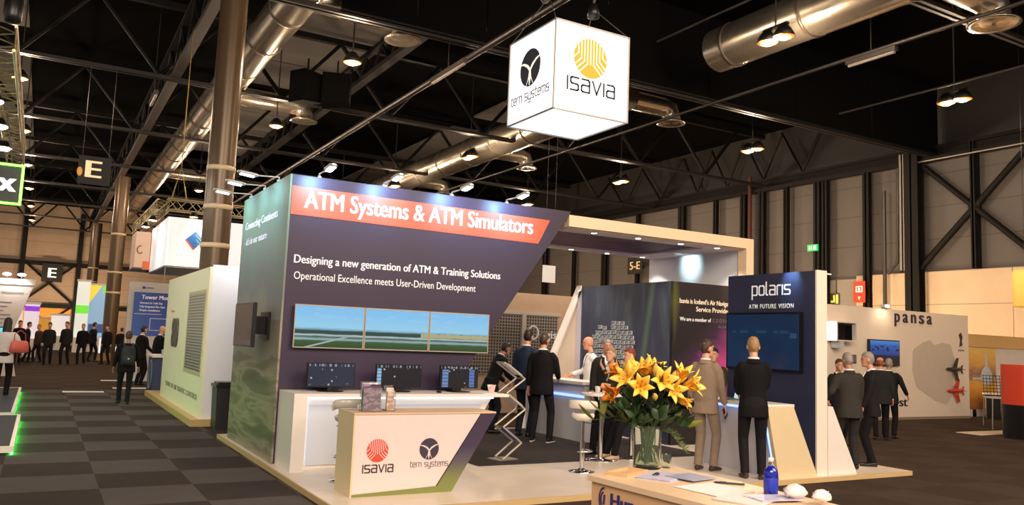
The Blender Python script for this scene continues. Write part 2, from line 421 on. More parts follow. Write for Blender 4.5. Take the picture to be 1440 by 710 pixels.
# grey door leaves, signs on the right wall
M_DOOR = mat('grey_door', (140, 134, 126), .5)
for k, (y0, y1) in enumerate(((20.75, 21.95), (22.0, 23.2))):
    o = struct('door_%d' % (k+1), MB().box(XR-.1, XR-.02, y0+.02, y1-.02, 0, 4.7), M_DOOR)
    MB().tube([(XR-.15, y1-.12, 1.0), (XR-.15, y1-.12, 1.25)], .02, 6).build('door_handle', M_STEEL, o)
M_WHITE_E = mat('sign_white', (240, 240, 235), .5, emit=(240, 240, 235), es=.35, var=0)
s = thing('fire_sign', 'red fire point sign on the side wall post', 'sign')
MB().box(XR-.62, XR-.60, 20.25, 20.78, 3.72, 4.55).build('board', mat('fire_red', (214, 62, 34), .5), s)
g = MB()
for k in range(2): g.box(XR-.632, XR-.622, 20.36, 20.66, 4.12+.2*k, 4.16+.2*k)
g.box(XR-.632, XR-.622, 20.36, 20.40, 4.12, 4.36).box(XR-.632, XR-.622, 20.62, 20.66, 4.12, 4.36).sph((XR-.63, 20.51, 4.24), (.008, .06, .06)).build('symbol', M_WHITE_E, s)
MB().prism([(20.45, 3.95), (20.57, 3.95), (20.51, 3.82)], 'x', XR-.632, XR-.622).build('arrow', M_WHITE_E, s)
MB().box(XR-.6, XR-.3, 20.4, 20.6, 4.0, 4.1).build('bracket', M_DARKSTEEL, s); settle(s)
s = thing('exit_sign', 'small green lit exit sign high on the side wall', 'sign')
MB().box(XR-.46, XR-.37, 22.62, 23.12, 5.93, 6.2).build('housing', mat('exit_green', (30, 150, 90), .4, emit=(40, 190, 110), es=.9), s)
g = MB().box(XR-.475, XR-.465, 22.68, 22.80, 5.98, 6.14).box(XR-.475, XR-.465, 22.88, 22.93, 5.98, 6.08).sph((XR-.47, 22.91, 6.12), (.006, .028, .028)).box(XR-.475, XR-.465, 22.98, 23.02, 5.98, 6.14)
g.build('symbol', M_WHITE_E, s); settle(s)
s = thing('photoluminescent_sign', 'small yellow-green pictogram sign on the grey door', 'sign')
MB().box(XR-.14, XR-.12, 21.8, 22.25, 3.7, 4.15).build('board', mat('lum_dark', (70, 66, 30), .5), s)
MB().box(XR-.155, XR-.145, 21.84, 21.95, 3.74, 4.1).box(XR-.155, XR-.145, 22.03, 22.2, 3.78, 3.86).box(XR-.155, XR-.145, 22.0, 22.08, 3.78, 4.08).build('symbol', mat('lum_yellow', (220, 210, 110), .5, emit=(220, 210, 110), es=.4), s)
MB().box(XR-.12, XR-.09, 21.9, 22.1, 3.85, 4.0).build('bracket', M_DARKSTEEL, s); settle(s)

# ------------------------------------------------------------------ roof steel
M_TRUSS = mat('truss_paint', (46, 42, 40), 0.5, .35, var=.12, scale=3)
ORD = ['nearest', 'second nearest', 'third nearest', 'fourth nearest', 'fifth nearest', 'sixth nearest', 'seventh nearest', 'eighth nearest', 'ninth nearest']
for k, y in enumerate((9.9, 17.68, 25.5, 33.3, 41.1, 48.9, 56.7, 64.5, 72.3)):
    t = thing('roof_truss', '%s of the dark steel trusses spanning the hall under the roof' % ORD[k], 'truss')
    MB().box(XL+.2, XR-.5, y-.12, y-.04, 9.0, 9.10).box(XL+.2, XR-.5, y+.04, y+.12, 9.0, 9.10).box(XL+.2, XR-.5, y-.04, y+.04, 9.03, 9.06).build('bottom_chord', M_TRUSS, t)
    MB().box(XL+.2, XR-.5, y-.1, y+.1, 11.2, 11.38).build('top_chord', M_DARKSTEEL, t)
    b = MB(); x = -13.8; n = 0
    pts = []
    while x < XR-.6: pts.append((x, y, 9.1 if n % 2 else 11.25)); x += 1.8; n += 1
    for p, q in zip(pts[:-1], pts[1:]): b.tube([p, q], .07 if n % 2 else .055, 6)
    b.build('web_brace', M_DARKSTEEL, t); settle(t)
# longitudinal lattice girder above the column row
def lattice(name, label, x, y0, y1, z0, z1, m, step=1.2, r=.06):
    t = thing(name, label, 'girder'); MB().box(x-.13, x+.13, y0, y1, z0-.07, z0+.07).build('bottom_chord', m, t); MB().box(x-.1, x+.1, y0, y1, z1-.06, z1+.06).build('top_chord', M_DARKSTEEL, t)
    b = MB(); y = y0; n = 0; pts = []
    while y <= y1: pts.append((x, y, z0 if n % 2 else z1)); y += step; n += 1
    for p, q in zip(pts[:-1], pts[1:]): b.tube([p, q], r, 6)
    b.build('web_brace', M_DARKSTEEL, t); return settle(t)
lattice('lattice_girder', 'lattice girder running over the column row beside the aisle', 2.82, 3, 77, 9.15, 10.4, mat('girder_grey', (130, 126, 124), .35, .6, var=.1, scale=3))
lattice('lattice_girder', 'lattice girder beside the grey roof sheets right of the big duct', 8.2, 18.5, 50, 9.75, 10.5, M_TRUSS, .7, .035)
for x, z, r_, lb in ((8.9, 8.88, .085, 'long grey pipe crossing the roof left of the light box'), (16.1, 8.7, .045, 'thin conduit with a tube lamp right of the light box'), (19.47, 8.62, .03, 'thin conduit nearest the side wall, above the warm twin lamp'), (12.9, 9.4, .03, 'thin conduit beside the nearest short air duct')):
    tag(MB().tube([(x, -2 if x > 9 else 6, z), (x, 15.2 if x == 19.47 else (15.5 if x == 12.9 else 60), z)], r_, 8).build('ceiling_pipe', M_STEEL), lb, 'pipe')
M_TUBE = mat('tube_lamp_off', (150, 140, 132), .35, var=.05)
for x, y0, y1, lb in ((16.1, 11.05, 12.35, 'unlit tube lamp on the conduit near the side wall'), (8.55, 17.6, 19.6, 'unlit tube lamp hanging left of the light box'), (2.35, 25.5, 27.0, 'short unlit tube lamp left of the aisle girder')):
    t = thing('tube_lamp', lb, 'lamp'); MB().box(x-.06, x+.06, y0, y1, 8.55, 8.65).build('housing', M_STEEL, t); MB().tube([(x, y0+.05, 8.52), (x, y1-.05, 8.52)], .04, 8).build('tube', M_TUBE, t)
    MB().tube([(x, (y0+y1)/2, 8.64), (x, (y0+y1)/2, 11.58)], .012, 5).build('hanger', M_STEEL, t); settle(t)
# black smoke curtain on the truss in front of the far half of the roof
sc_ = thing('smoke_curtain', 'black smoke curtain hanging from the roof along the second truss', 'curtain')
cm = MB()
for k in range(12): cm.box(5.3+k*1.88, 5.3+k*1.88+1.86, 17.48+.012*(k % 2), 17.50+.012*(k % 2), 9.10, 11.58)
cm.build('fabric', mat('curtain_black', (13, 12, 12), .95, var=.2, scale=2, spec=.05), sc_); MB().box(5.3, 27.8, 17.46, 17.53, 9.05, 9.10).build('bottom_rail', M_DARKSTEEL, sc_); settle(sc_)
# columns
M_COL = mat('column_brown', (96, 76, 54), 0.3, .25, var=.08, scale=2)
M_BAND = mat('column_band', (226, 200, 160), .5, var=.04)
for k, (x, y, r_, lb) in enumerate(((3.04, 17.9, .285, 'big round brown column with pale bands rising behind the booth'), (2.95, 44.5, .33, 'second brown column along the aisle, behind the man with the backpack'), (2.95, 66.5, .36, 'farthest brown column at the end of the aisle'))):
    t = thing('column', lb, 'column'); MB().cyl((x, y, 0), (x, y, 9.1), r_, r_, 32).build('shaft', M_COL, t)
    for z in ((3.45, 4.27, 5.1) if k == 0 else (3.3, 4.3, 6.2) if k == 1 else (3.8, 4.8, 5.8)):
        MB().lathe([(r_+.001, z-.05), (r_+.012, z-.05), (r_+.012, z+.05), (r_+.001, z+.05)], (x, y, 0), 32, closed=True).build('band', M_BAND, t)
    if k == 1: MB().box(x-.55, x+.1, y-.8, y-.4, 0, .35).build('plinth', mat('plinth_wood', (170, 130, 90), .6), t)
    settle(t)
# air ducts
M_DUCT = mat('duct_metal', (214, 202, 184), 0.26, .88, var=.14, scale=1.2)
M_RIM = mat('duct_band', (120, 108, 96), 0.4, .7)
def duct(label, x, y0, y1, z, r_, br=()):
    t = thing('air_duct', label, 'duct'); MB().cyl((x, y0, z), (x, y1, z), r_, r_, 28).build('pipe', M_DUCT, t)
    y = y0+.6
    while y < y1-.3:
        b = MB().lathe([(r_+.001, -.04), (r_+.02, -.04), (r_+.02, .04), (r_+.001, .04)], (0, 0, 0), 28, closed=True)
        b.v = [(x+p[0], y+p[2], z+p[1]) for p in b.v]; b.build('seam_band', M_RIM, t); y += 2.4
    for (yb, x1, rb) in br:
        c = MB().tube([(x, yb, z), (x+.9*r_, yb, z), (x1-.35, yb, z), (x1-.08, yb, z-.06), (x1, yb, z-.3), (x1, yb, z-.42)], rb, 16); arm = c.build('branch_pipe', M_DUCT, t)
        MB().lathe([(rb*.9, -.36), (rb*1.5, -.46), (rb*1.55, -.50), (rb*1.2, -.50), (rb*.95, -.44), (rb*.7, -.50), (rb*.45, -.45), (rb*.2, -.50), (.02, -.46)], (x1, yb, z), 28).build('diffuser', M_DUCT, arm)
    return settle(t)
duct('big round silver air duct above the aisle side of the stand', 4.55, 11.5, 62, 9.55, .48, ((18.45, 7.2, .3), (27.8, 7.35, .3), (44, 7.3, .3)))
duct('middle round silver air duct behind the light box', 14.9, 19.4, 58, 9.45, .58, ((19.9, 17.2, .3), (28.9, 17.1, .3), (37, 17.1, .3)))
duct('nearest silver air duct at the upper right of the hall', 14.5, -3, 15.0, 9.35, .55, ((9.45, 17.1, .34),))
# warm lamps hanging from the roof
M_LAMPSHELL = mat('lamp_shell', (44, 40, 38), .4, .5)
M_GLOW = mat('lamp_glow', (255, 214, 150), .4, emit=(255, 194, 124), es=5.0, var=0)
M_LAMPHALO = mat('lamp_halo', (230, 150, 70), .35, .3, emit=(240, 130, 40), es=1.0, var=0)  # orange halo around the lens, put in as an emissive ring
def hall_lamp(x, y, z, label, twin, watts, group=None, ztop=11.58):
    t = thing('hall_lamp', label, 'lamp', (x, y, z), 0, group)
    offs = (-.235, .235) if twin else (0,)
    MB().tube([(0, 0, .30), (0, 0, ztop-z)], .02, 6).build('hanger', M_STEEL, t)
    if twin: MB().box(-.04, .04, -.34, .34, .26, .31).build('crossbar', M_LAMPSHELL, t)
    for o in offs:
        h = MB().lathe([(.22, 0), (.24, .02), (.17, .16), (.09, .26), (.01, .28)], (0, o, 0), 18).build('shade', M_LAMPSHELL, t)
        MB().lathe([(.01, -.06), (.10, -.05), (.15, -.02), (.15, -.006), (.01, -.006)], (0, o, 0), 18).build('lens', M_GLOW, h)
        MB().lathe([(.15, -.012), (.215, -.002), (.215, .004), (.15, -.004)], (0, o, 0), 18, closed=True).build('halo_ring', M_LAMPHALO, h)
    l = lamp('hall_lamp_light', 'POINT', (0, 0, -.16), watts, (1.0, .74, .50), .16, parent=t)
    return t
ROWS = {-1.16: ('over the aisle on the left', (27.2, 34.7, 42.2, 49.7, 57.2, 65.1), 8.75), 6.15: ('beside the big duct', (19.1, 26.7, 34.3, 41.9, 49.5), 8.45), 13.4: ('beside the middle duct', (12.1, 26.8, 34.4, 42.0), 8.5), 20.5: ('nearest the side wall', (12.4, 19.5, 26.8, 34.4), 8.5)}
for x, (where, ys, z) in ROWS.items():
    for k, y in enumerate(ys):
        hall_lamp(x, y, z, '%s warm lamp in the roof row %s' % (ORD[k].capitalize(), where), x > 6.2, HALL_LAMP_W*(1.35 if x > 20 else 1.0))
# twin black loudspeakers
for k, (x, y, rz) in enumerate(((6.15, 23.2, .5), (6.95, 22.9, -.4))):
    t = thing('loudspeaker', 'black roof loudspeaker, the %s of the hanging pair' % ('left one' if k == 0 else 'right one'), 'loudspeaker', (x, y, 8.35), rz)
    MB().prism([(-.4, .0), (.4, .12), (.4, .95), (-.4, .95)], 'y', -.3, .3).build('cabinet', mat('speaker_black', (6, 6, 6), .9, spec=.1), t)
    MB().prism([(-.36, .05), (.36, .15), (.36, .9), (-.36, .9)], 'y', -.32, -.301).build('grille', mat('speaker_grille', (9, 9, 9), .95, spec=.1), t)
    MB().tube([(0, 0, .95), (0, 0, .66 + (.0 if False else 0)+0.2)], .03, 6).tube([(0, 0, .9), (0, 0, 1.4)], .03, 6).build('hanger', M_DARKSTEEL, t)
# E sector signs
M_SIGNBLK = mat('sign_black', (30, 27, 25), .6)
s = thing('sector_sign', 'black hanging sector sign with pale letter E above the aisle', 'sign')
MB().box(.52, 1.34, 25.35, 25.41, 5.60, 6.40).build('board', M_SIGNBLK, s)
text('E', 'lettering', (.72, 25.345, 5.80), (1, 0, 0), (0, 0, 1), .36, .48, mat('sign_cream', (250, 224, 176), .5, emit=(250, 224, 176), es=.55, var=0), s, .03)
MB().sph((.56, 25.32, 5.93), (.07, .02, .13)).build('pictogram', mat('sign_amber', (200, 140, 60), .5, emit=(220, 150, 60), es=.5), s)
for x in (.6, 1.26): MB().tube([(x, 25.38, 6.4), (x, 25.38, 9.0)], .008, 5).build('wire', M_STEEL, s)
settle(s)
s = thing('sector_sign', 'small black sector sign with letter E on the far wall', 'sign')
MB().box(-.3, 1.2, YF-.75, YF-.69, 5.1, 6.6).build('board', M_SIGNBLK, s)
text('E', 'lettering', (.18, YF-.76, 5.45), (1, 0, 0), (0, 0, 1), .55, .8, mat('sign_white_far', (245, 240, 230), .5, emit=(245, 240, 230), es=.8, var=0), s, .03)
MB().box(.4, .5, YF-.69, YF-.01, 5.8, 5.9).build('bracket', M_DARKSTEEL, s); settle(s)
s = thing('direction_sign', 'small brown hall direction sign seen below the canopy', 'sign')
MB().box(XR-.62, XR-.58, 33.75, 35.0, 5.55, 6.45).build('board', M_SIGNBLK, s)
text('5-E', 'lettering', (XR-.625, 34.8, 5.8), (0, -1, 0), (0, 0, 1), .85, .42, mat('sign_tan', (220, 190, 140), .5, emit=(220, 190, 140), es=.3, var=0), s, .02)
MB().box(XR-.58, XR-.02, 34.3, 34.4, 5.9, 6.0).build('bracket', M_DARKSTEEL, s); settle(s)
# far wall steel
t = thing('crossed_brace', 'crossed dark braces on the far wall under the letter E', 'brace')
for a, b in (((-1.6, 6.7), (2.2, 3.3)), ((2.2, 6.7), (-1.6, 3.3)), ((-1.2, 3.0), (2.0, .4)), ((2.0, 3.0), (-1.2, .4))): MB().tube([(a[0], YF-.3, a[1]), (b[0], YF-.3, b[1])], .1, 6).build('brace_bar', M_DARKSTEEL, t)
settle(t)
for z, lb in ((6.6, 'upper dark rail across the far wall'), (3.1, 'lower dark rail across the far wall')): tag(MB().box(-9, 14, YF-.32, YF-.02, z-.15, z+.2).build('wall_rail', M_DARKSTEEL), lb, 'beam')
for x, lb in ((-1.75, 'dark post left of the far wall braces'), (2.35, 'dark post right of the far wall braces')): tag(MB().box(x-.18, x+.18, YF-.5, YF-.02, 0, 11).build('wall_post', M_DARKSTEEL), lb, 'post')
struct('door_3', MB().box(-1.5, 2.1, YF-.06, YF-.01, 0, 2.9), mat('orange_glow_shutter', (226, 140, 42), .6, emit=(226, 130, 30), es=.45))  # orange glow on the far wall, put in as emission
# ================================================================== the stand
PZ = 0.06
M_WOOD = node_mat('platform_laminate', lambda nt, v: mixc(nt, noise(nt, v, 2.2, 4, (1, 6, 1)), (222, 204, 184), (240, 226, 208)), 0.32)
M_WOODEDGE = mat('platform_edge', (204, 172, 122), .5)
M_WHITE = mat('white_laminate', (232, 222, 214), .42, var=.02)
M_CREAM = mat('cream_laminate', (222, 200, 160), .5, var=.03)
M_BLACK = mat('black_plastic', (18, 17, 18), .35, var=.1)
M_CHROME = mat('chrome', (205, 205, 205), .14, 1.0, var=.02)
M_TXT = mat('lettering_white', (248, 246, 244), .5, emit=(248, 246, 244), es=.18, var=0)
M_INK = mat('lettering_dark', (64, 50, 56), .5, var=0)
p = thing('stand_platform', 'pale wooden floor platform of the dark blue stand', 'platform')
MB().box(2.58, 11.08, 7.47, 13.6, 0.012, PZ).build('deck', M_WOOD, p)
MB().box(2.56, 2.58, 7.45, 13.6, 0.0, PZ+.002).box(2.58, 11.1, 7.45, 7.47, 0, PZ+.002).box(11.08, 11.1, 7.47, 13.6, 0, PZ+.002).build('edge_strip', M_WOODEDGE, p)
settle(p)
cp = MB().box(5.1, 9.15, 9.55, 13.4, PZ+.002, PZ+.010).build('stand_carpet', mat('stand_carpet_pile', (62, 56, 54), .95, var=.12, scale=30, spec=.1)); tag(cp, 'dark grey carpet laid inside the stand behind the counters', 'carpet')

# ---- big display wall
def wall_front(nt, v):
    s = sep(nt, v); return mixc(nt, noise(nt, v, .6, 2), (52, 38, 58), (60, 48, 74))
M_NAVY = node_mat('aubergine_print', wall_front, .42)
def aurora(nt, v):
    s = sep(nt, v); z = mth(nt, 'DIVIDE', s[2], 3.76)
    swirl = noise(nt, v, 1.1, 4, (1, 1, .55), 2.2)
    f = mth(nt, 'ADD', z, mth(nt, 'MULTIPLY', mth(nt, 'SUBTRACT', noise(nt, v, 1.4, 3, (1, .9, .4)), .5), .32))
    sky = ramp(nt, f, [(0, (120, 106, 90)), (.36, (134, 126, 112)), (.47, (158, 152, 130)), (.6, (122, 128, 126)), (.8, (118, 148, 134)), (.93, (116, 158, 122)), (1, (100, 140, 112))])
    mp = nt.nodes.new('ShaderNodeMapping'); mp.inputs['Rotation'].default_value = (R(48), 0, 0); mp.inputs['Scale'].default_value = (1, .45, 3.0); nt.links.new(v, mp.inputs['Vector'])
    strat = noise(nt, mp.outputs[0], 1.5, 4, (1, 1, 1), .7)
    rock = ramp(nt, strat, [(.25, (84, 74, 62)), (.42, (116, 104, 88)), (.52, (158, 144, 122)), (.6, (124, 112, 92)), (.8, (96, 94, 70))])
    land = mth(nt, 'LESS_THAN', mth(nt, 'ADD', s[2], mth(nt, 'MULTIPLY', noise(nt, v, 2.5, 4), .5)), 1.62)
    return mixc(nt, land, sky, rock)
M_AURORA = node_mat('landscape_print', aurora, .45)
dw = thing('display_wall', 'tall dark purple display wall with slanted right edge and orange headline banner', 'display wall')
MB().prism([(2.66, PZ), (4.47, PZ), (7.03, 3.75), (2.66, 3.75)], 'y', 10.44, 10.56).build('front_panel', M_NAVY, dw)
MB().prism([(10.436, PZ), (13.2, PZ), (13.2, 3.75), (10.436, 3.75)], 'x', 2.635, 2.66).build('landscape_panel', M_AURORA, dw)
MB().prism([(2.66, PZ), (4.40, PZ), (6.95, 3.74), (2.66, 3.74)], 'y', 10.56, 13.18).build('core', M_NAVY, dw)
MB().prism([(2.665, 3.225), (6.44, 3.19), (6.64, 3.57), (2.665, 3.60)], 'y', 10.432, 10.4395).build('headline_banner', mat('orange_vinyl', (236, 98, 66), .5, var=.02), dw)
text('ATM Systems & ATM Simulators', 'lettering', (2.84, 10.431, 3.325), (1, 0, 0), (0, 0, 1), 3.49, .235, M_TXT, dw, .022)
text('Designing a new generation of ATM & Training Solutions', 'lettering', (2.755, 10.4395, 2.60), (1, 0, 0), (0, 0, 1), 3.05, .108, M_TXT, dw, .018)
text('Operational Excellence meets User-Driven Development', 'lettering', (2.765, 10.4395, 2.39), (1, 0, 0), (0, 0, 1), 2.64, .10, M_TXT, dw, 0)
text('Connecting Continents', 'lettering', (2.634, 12.95, 3.245), (0, -1, 0), (0, 0, 1), 1.98, .12, M_TXT, dw, .012)
text('- it\u2019s in our nature', 'lettering', (2.634, 12.93, 3.0), (0, -1, 0), (0, 0, 1), 1.4, .11, M_TXT, dw, 0)
settle(dw)
# ---- arm spots on the wall
M_SPOTW = mat('spot_grey', (196, 190, 182), .35, .4)
M_SPOTE = mat('spot_lens', (235, 245, 255), .3, emit=(225, 240, 255), es=9, var=0)
def arm_spot(base, head, target, label, w_=None, col=(.32, .58, 1.0), ang=125, group=None):
    t = thing('arm_spot', label, 'spotlight', group=group)
    b = Vector(base); h = Vector(head); d = (h-b).normalized()
    MB().tube([b, b+Vector((0, 0, .05)), h], .012, 6).sph(b, .03).build('arm', M_SPOTW, t)
    side = d.cross(Vector((0, 0, 1))).normalized()
    hd = MB().tube([h-d*.04, h, h+d*.20, h+d*.24], [.03, .062, .06, .03], 12, sq=(1, .45)).build('lamp_head', M_SPOTW, t)
    MB().tube([h+d*.02-Vector((0, 0, .027)), h+d*.20-Vector((0, 0, .027))], .045, 10, sq=(1, .25)).build('lens', M_SPOTE, hd)
    lamp('arm_spot_light', 'SPOT', h+d*.12-Vector((0, 0, .06)), w_ or SPOT_W, col, .04, target, ang, .9, t)
    return settle(t)
for k, (xb, lb) in enumerate(((3.02, 'leftmost'), (3.93, 'second from left'), (4.97, 'third from left'), (5.88, 'rightmost'))):
    arm_spot((xb, 10.47, 3.755), (xb, 10.09, 3.80), (xb+.02, 10.44, 3.60), 'arm spotlight over the orange headline, %s of the four' % lb)
for k, (yb, lb) in enumerate(((11.1, 'nearest'), (11.9, 'middle'), (12.8, 'farthest'))):
    arm_spot((2.65, yb, 3.755), (2.33, yb, 3.79), (2.635, yb+.02, 3.45), 'arm spotlight over the green landscape side, %s of the three' % lb, SPOT_W*.45)
# ---- screens
def airfield(nt, v):
    s = sep(nt, v); u = s[0]; z = s[2]
    n = noise(nt, v, 6, 4, (1, 1, 5)); zz = mth(nt, 'ADD', z, mth(nt, 'MULTIPLY', mth(nt, 'SUBTRACT', n, .5), .02))
    c = ramp(nt, mth(nt, 'DIVIDE', mth(nt, 'SUBTRACT', zz, 1.52), .55), [(0, (34, 62, 28)), (.16, (46, 84, 40)), (.20, (150, 176, 182)), (.255, (40, 76, 44)), (.3, (176, 200, 208)), (.33, (30, 58, 44)), (.40, (34, 66, 62)), (.44, (120, 176, 206)), (.48, (150, 204, 232)), (.8, (128, 194, 238)), (1, (128, 188, 234))])
    # converging taxiway on the left screen
    d = mth(nt, 'ABSOLUTE', mth(nt, 'SUBTRACT', mth(nt, 'SUBTRACT', z, 1.53), mth(nt, 'MULTIPLY', mth(nt, 'SUBTRACT', u, 2.98), .27)))
    road = mth(nt, 'MULTIPLY', mth(nt, 'LESS_THAN', d, .011), mth(nt, 'LESS_THAN', z, 1.665))
    c = mixc(nt, road, c, (150, 170, 172))
    cl_ = mth(nt, 'MULTIPLY', mth(nt, 'MULTIPLY', mth(nt, 'GREATER_THAN', noise(nt, v, 5, 4, (1, 1, 4)), .58), mth(nt, 'GREATER_THAN', z, 1.9)), .06)
    c = mixc(nt, cl_, c, (226, 240, 248))
    # terminal buildings on the right-hand screens
    bl = mth(nt, 'MULTIPLY', mth(nt, 'GREATER_THAN', u, 4.55), mth(nt, 'MULTIPLY', mth(nt, 'GREATER_THAN', z, 1.70), mth(nt, 'LESS_THAN', z, mth(nt, 'ADD', 1.728, mth(nt, 'MULTIPLY', noise(nt, v, 14, 1, (1, 0, 0)), .05)))))
    return mixc(nt, bl, c, (176, 166, 120))
M_AIR = node_mat('airfield_screen', airfield, .25, True, .95)
M_FRAME = mat('screen_frame', (190, 178, 160), .3, .4)
M_BEZEL = mat('screen_bezel', (16, 15, 17), .3)
for k, lb in enumerate(('left', 'middle', 'right')):
    x0 = 2.79 + k*.943; x1 = x0+.937
    t = thing('wall_television', 'wide wall television showing a green airfield under blue sky, %s of three' % lb, 'television', group=None)
    MB().box(x0+.02, x1-.02, 10.38, 10.435, 1.54, 2.04).build('housing', M_BEZEL, t)
    MB().box(x0, x1, 10.362, 10.38, 1.512, 1.526).box(x0, x1, 10.362, 10.38, 2.054, 2.068).box(x0, x0+.013, 10.362, 10.38, 1.526, 2.054).box(x1-.013, x1, 10.362, 10.38, 1.526, 2.054).build('frame', M_FRAME, t)
    MB().box(x0+.013, x1-.013, 10.366, 10.38, 1.526, 2.054).build('screen', M_AIR, t); settle(t)
t = thing('wall_television', 'dark wall television on a swing arm on the green landscape side', 'television')
MB().rbox((2.37, 11.25, 1.78), (.045, .98, .58), (0, 0, .03)).build('housing', M_BEZEL, t)
MB().rbox((2.345, 11.25, 1.78), (.006, .94, .54), (0, 0, .03)).build('screen', mat('screen_off', (60, 58, 60), .08, var=.1, scale=2), t)
MB().box(2.39, 2.63, 11.1, 11.2, 1.66, 1.9).box(2.60, 2.634, 10.95, 11.4, 1.6, 1.96).build('wall_bracket', M_BLACK, t); settle(t)
def radar(seed, bars, base):
    def fn(nt, v):
        s = sep(nt, v)
        mp = nt.nodes.new('ShaderNodeMapping'); mp.inputs['Location'].default_value = (seed, 0, 0); nt.links.new(v, mp.inputs[0])
        vo = nt.nodes.new('ShaderNodeTexVoronoi'); vo.inputs['Scale'].default_value = 17; nt.links.new(mp.outputs[0], vo.inputs['Vector'])
        dots = mth(nt, 'MULTIPLY', mth(nt, 'LESS_THAN', vo.outputs['Distance'], .22), mth(nt, 'GREATER_THAN', noise(nt, mp.outputs[0], 7, 2), .5))
        c = mixc(nt, dots, base, (176, 184, 196))
        # menu line at the top of the picture
        ln = mth(nt, 'MULTIPLY', mth(nt, 'GREATER_THAN', s[2], .312), mth(nt, 'GREATER_THAN', noise(nt, mp.outputs[0], 30, 1, (1, 0, 0)), .52))
        c = mixc(nt, ln, c, (150, 158, 170))
        for a, b, cc in bars:
            inb = mth(nt, 'MULTIPLY', mth(nt, 'GREATER_THAN', s[0], a), mth(nt, 'LESS_THAN', s[0], b))
            inb = mth(nt, 'MULTIPLY', inb, mth(nt, 'LESS_THAN', s[2], .30)); inb = mth(nt, 'MULTIPLY', inb, mth(nt, 'GREATER_THAN', s[2], .06))
            rows = mth(nt, 'GREATER_THAN', mth(nt, 'FLOORED_MODULO', s[2], .045), .006)
            c = mixc(nt, mth(nt, 'MULTIPLY', inb, rows), c, cc)
        return c
    return fn
CT = 0.98   # top of the lit counter
for k, (xc, wd, bars, base, lb) in enumerate(((3.24, .62, (), (36, 44, 66), 'desktop monitor full of radar symbols, left of three on the lit counter'), (4.16, .64, ((-.31, -.25, (150, 200, 232)),), (24, 20, 26), 'desktop monitor with one pale blue bar, middle of three on the lit counter'), (5.05, .58, ((-.26, -.17, (112, 146, 196)), (.15, .23, (96, 126, 190))), (26, 21, 26), 'desktop monitor with two blue bars, right of three on the lit counter'))):
    t = thing('desktop_monitor', lb, 'monitor', (xc, 10.12, CT))
    MB().box(-wd/2, wd/2, 0, .035, .05, .355).box(-.12, .12, .03, .06, .1, .28).build('housing', M_BEZEL, t)
    MB().box(-wd/2+.012, wd/2-.012, -.004, .002, .065, .343).build('screen', node_mat('radar_screen_%d' % k, radar(k*3.7+.4, bars, base), .2, True, .8), t)
    MB().box(-.035, .035, .01, .035, .01, .1).lathe([(.01, 0), (.17, 0), (.17, .008), (.05, .016), (.01, .018)], (0, .02, 0), 24).build('stand', M_BLACK, t)
t = thing('computer_mouse', 'small black mouse on the lit counter between two monitors', 'mouse', (4.66, 9.92, CT))
MB().sph((0, 0, .014), (.032, .055, .016)).build('shell', M_BLACK, t); MB().sph((0, -.025, .028), (.004, .01, .004)).build('wheel', M_FRAME, t)
t = thing('folded_leaflet', 'pink and white folded leaflet standing at the right end of the lit counter', 'leaflet', (5.55, 10.0, CT), .3)
MB().prism([(0, -.06), (.004, -.06), (.004, .0), (0, 0)], 'z', 0, .001).rbox((-.05, .0, .055), (.10, .004, .11), (.3, 0, 0)).build('front_page', mat('leaflet_pink', (236, 200, 192), .6), t)
MB().rbox((-.05, .034, .055), (.10, .004, .11), (-.3, 0, 0)).build('back_page', mat('leaflet_white', (238, 234, 228), .6), t)
for x, y, rz, lb in ((5.35, 9.85, .2, 'flat white leaflets lying beside the right monitor'),):
    t = MB().rbox((x, y, CT+.004), (.22, .15, .008), (0, 0, rz)).build('leaflet_stack', mat('leaflet_white', (238, 234, 228), .6)); tag(t, lb, 'leaflet')
# ---- lit counter
M_LED = mat('led_strip', (255, 255, 255), .4, emit=(232, 244, 255), es=LED_EMIT, var=0)
M_FROST = mat('frosted_front', (196, 200, 210), .5, var=.02)
lc = thing('lit_counter', 'long white counter with glowing LED rim in front of the display wall', 'counter')
MB().box(2.68, 5.62, 9.72, 10.43, .94, CT).build('worktop', M_WHITE, lc)
MB().prism([(2.68, PZ), (2.84, PZ), (2.84, .94), (2.68, .94)], 'y', 9.72, 10.43).build('side_cheek', M_WHITE, lc)
MB().prism([(2.86, PZ), (4.95, PZ), (5.50, .92), (2.86, .92)], 'y', 9.98, 10.40).build('cabinet', M_WHITE, lc)
MB().prism([(2.93, PZ+.04), (4.86, PZ+.04), (5.33, .83), (2.93, .83)], 'y', 9.955, 9.98).build('front_panel', M_FROST, lc)
MB().box(2.845, 5.48, 9.90, 9.94, .905, .938).box(2.842, 2.865, 9.90, 9.94, PZ+.01, .905).build('led_strip', M_LED, lc)
settle(lc)
# ---- front counter with the two logos
fc = thing('logo_counter', 'pale front counter with two round logos and slanted dark right edge', 'counter')
FZ = .90
MB().prism([(2.88, PZ), (3.80, PZ), (3.80, .10), (4.33, FZ-.012), (2.88, FZ-.012)], 'y', 8.10, 8.55).build('body', mat('counter_pink_white', (228, 208, 204), .45, var=.02), fc)
MB().box(2.86, 2.88, 8.095, 8.60, PZ, FZ-.012).build('side_panel', M_CREAM, fc)
MB().prism([(2.86, FZ-.012), (4.52, FZ-.012), (4.52, FZ+.004), (2.86, FZ+.004)], 'y', 8.09, 8.60).build('worktop', mat('worktop_maple', (226, 190, 150), .4, var=.05), fc)
def bandgrad(nt, v):
    s = sep(nt, v); return ramp(nt, mth(nt, 'DIVIDE', s[2], .9), [(0, (128, 138, 66)), (.22, (124, 126, 74)), (.42, (92, 84, 92)), (.6, (66, 54, 76)), (1, (62, 48, 68))])
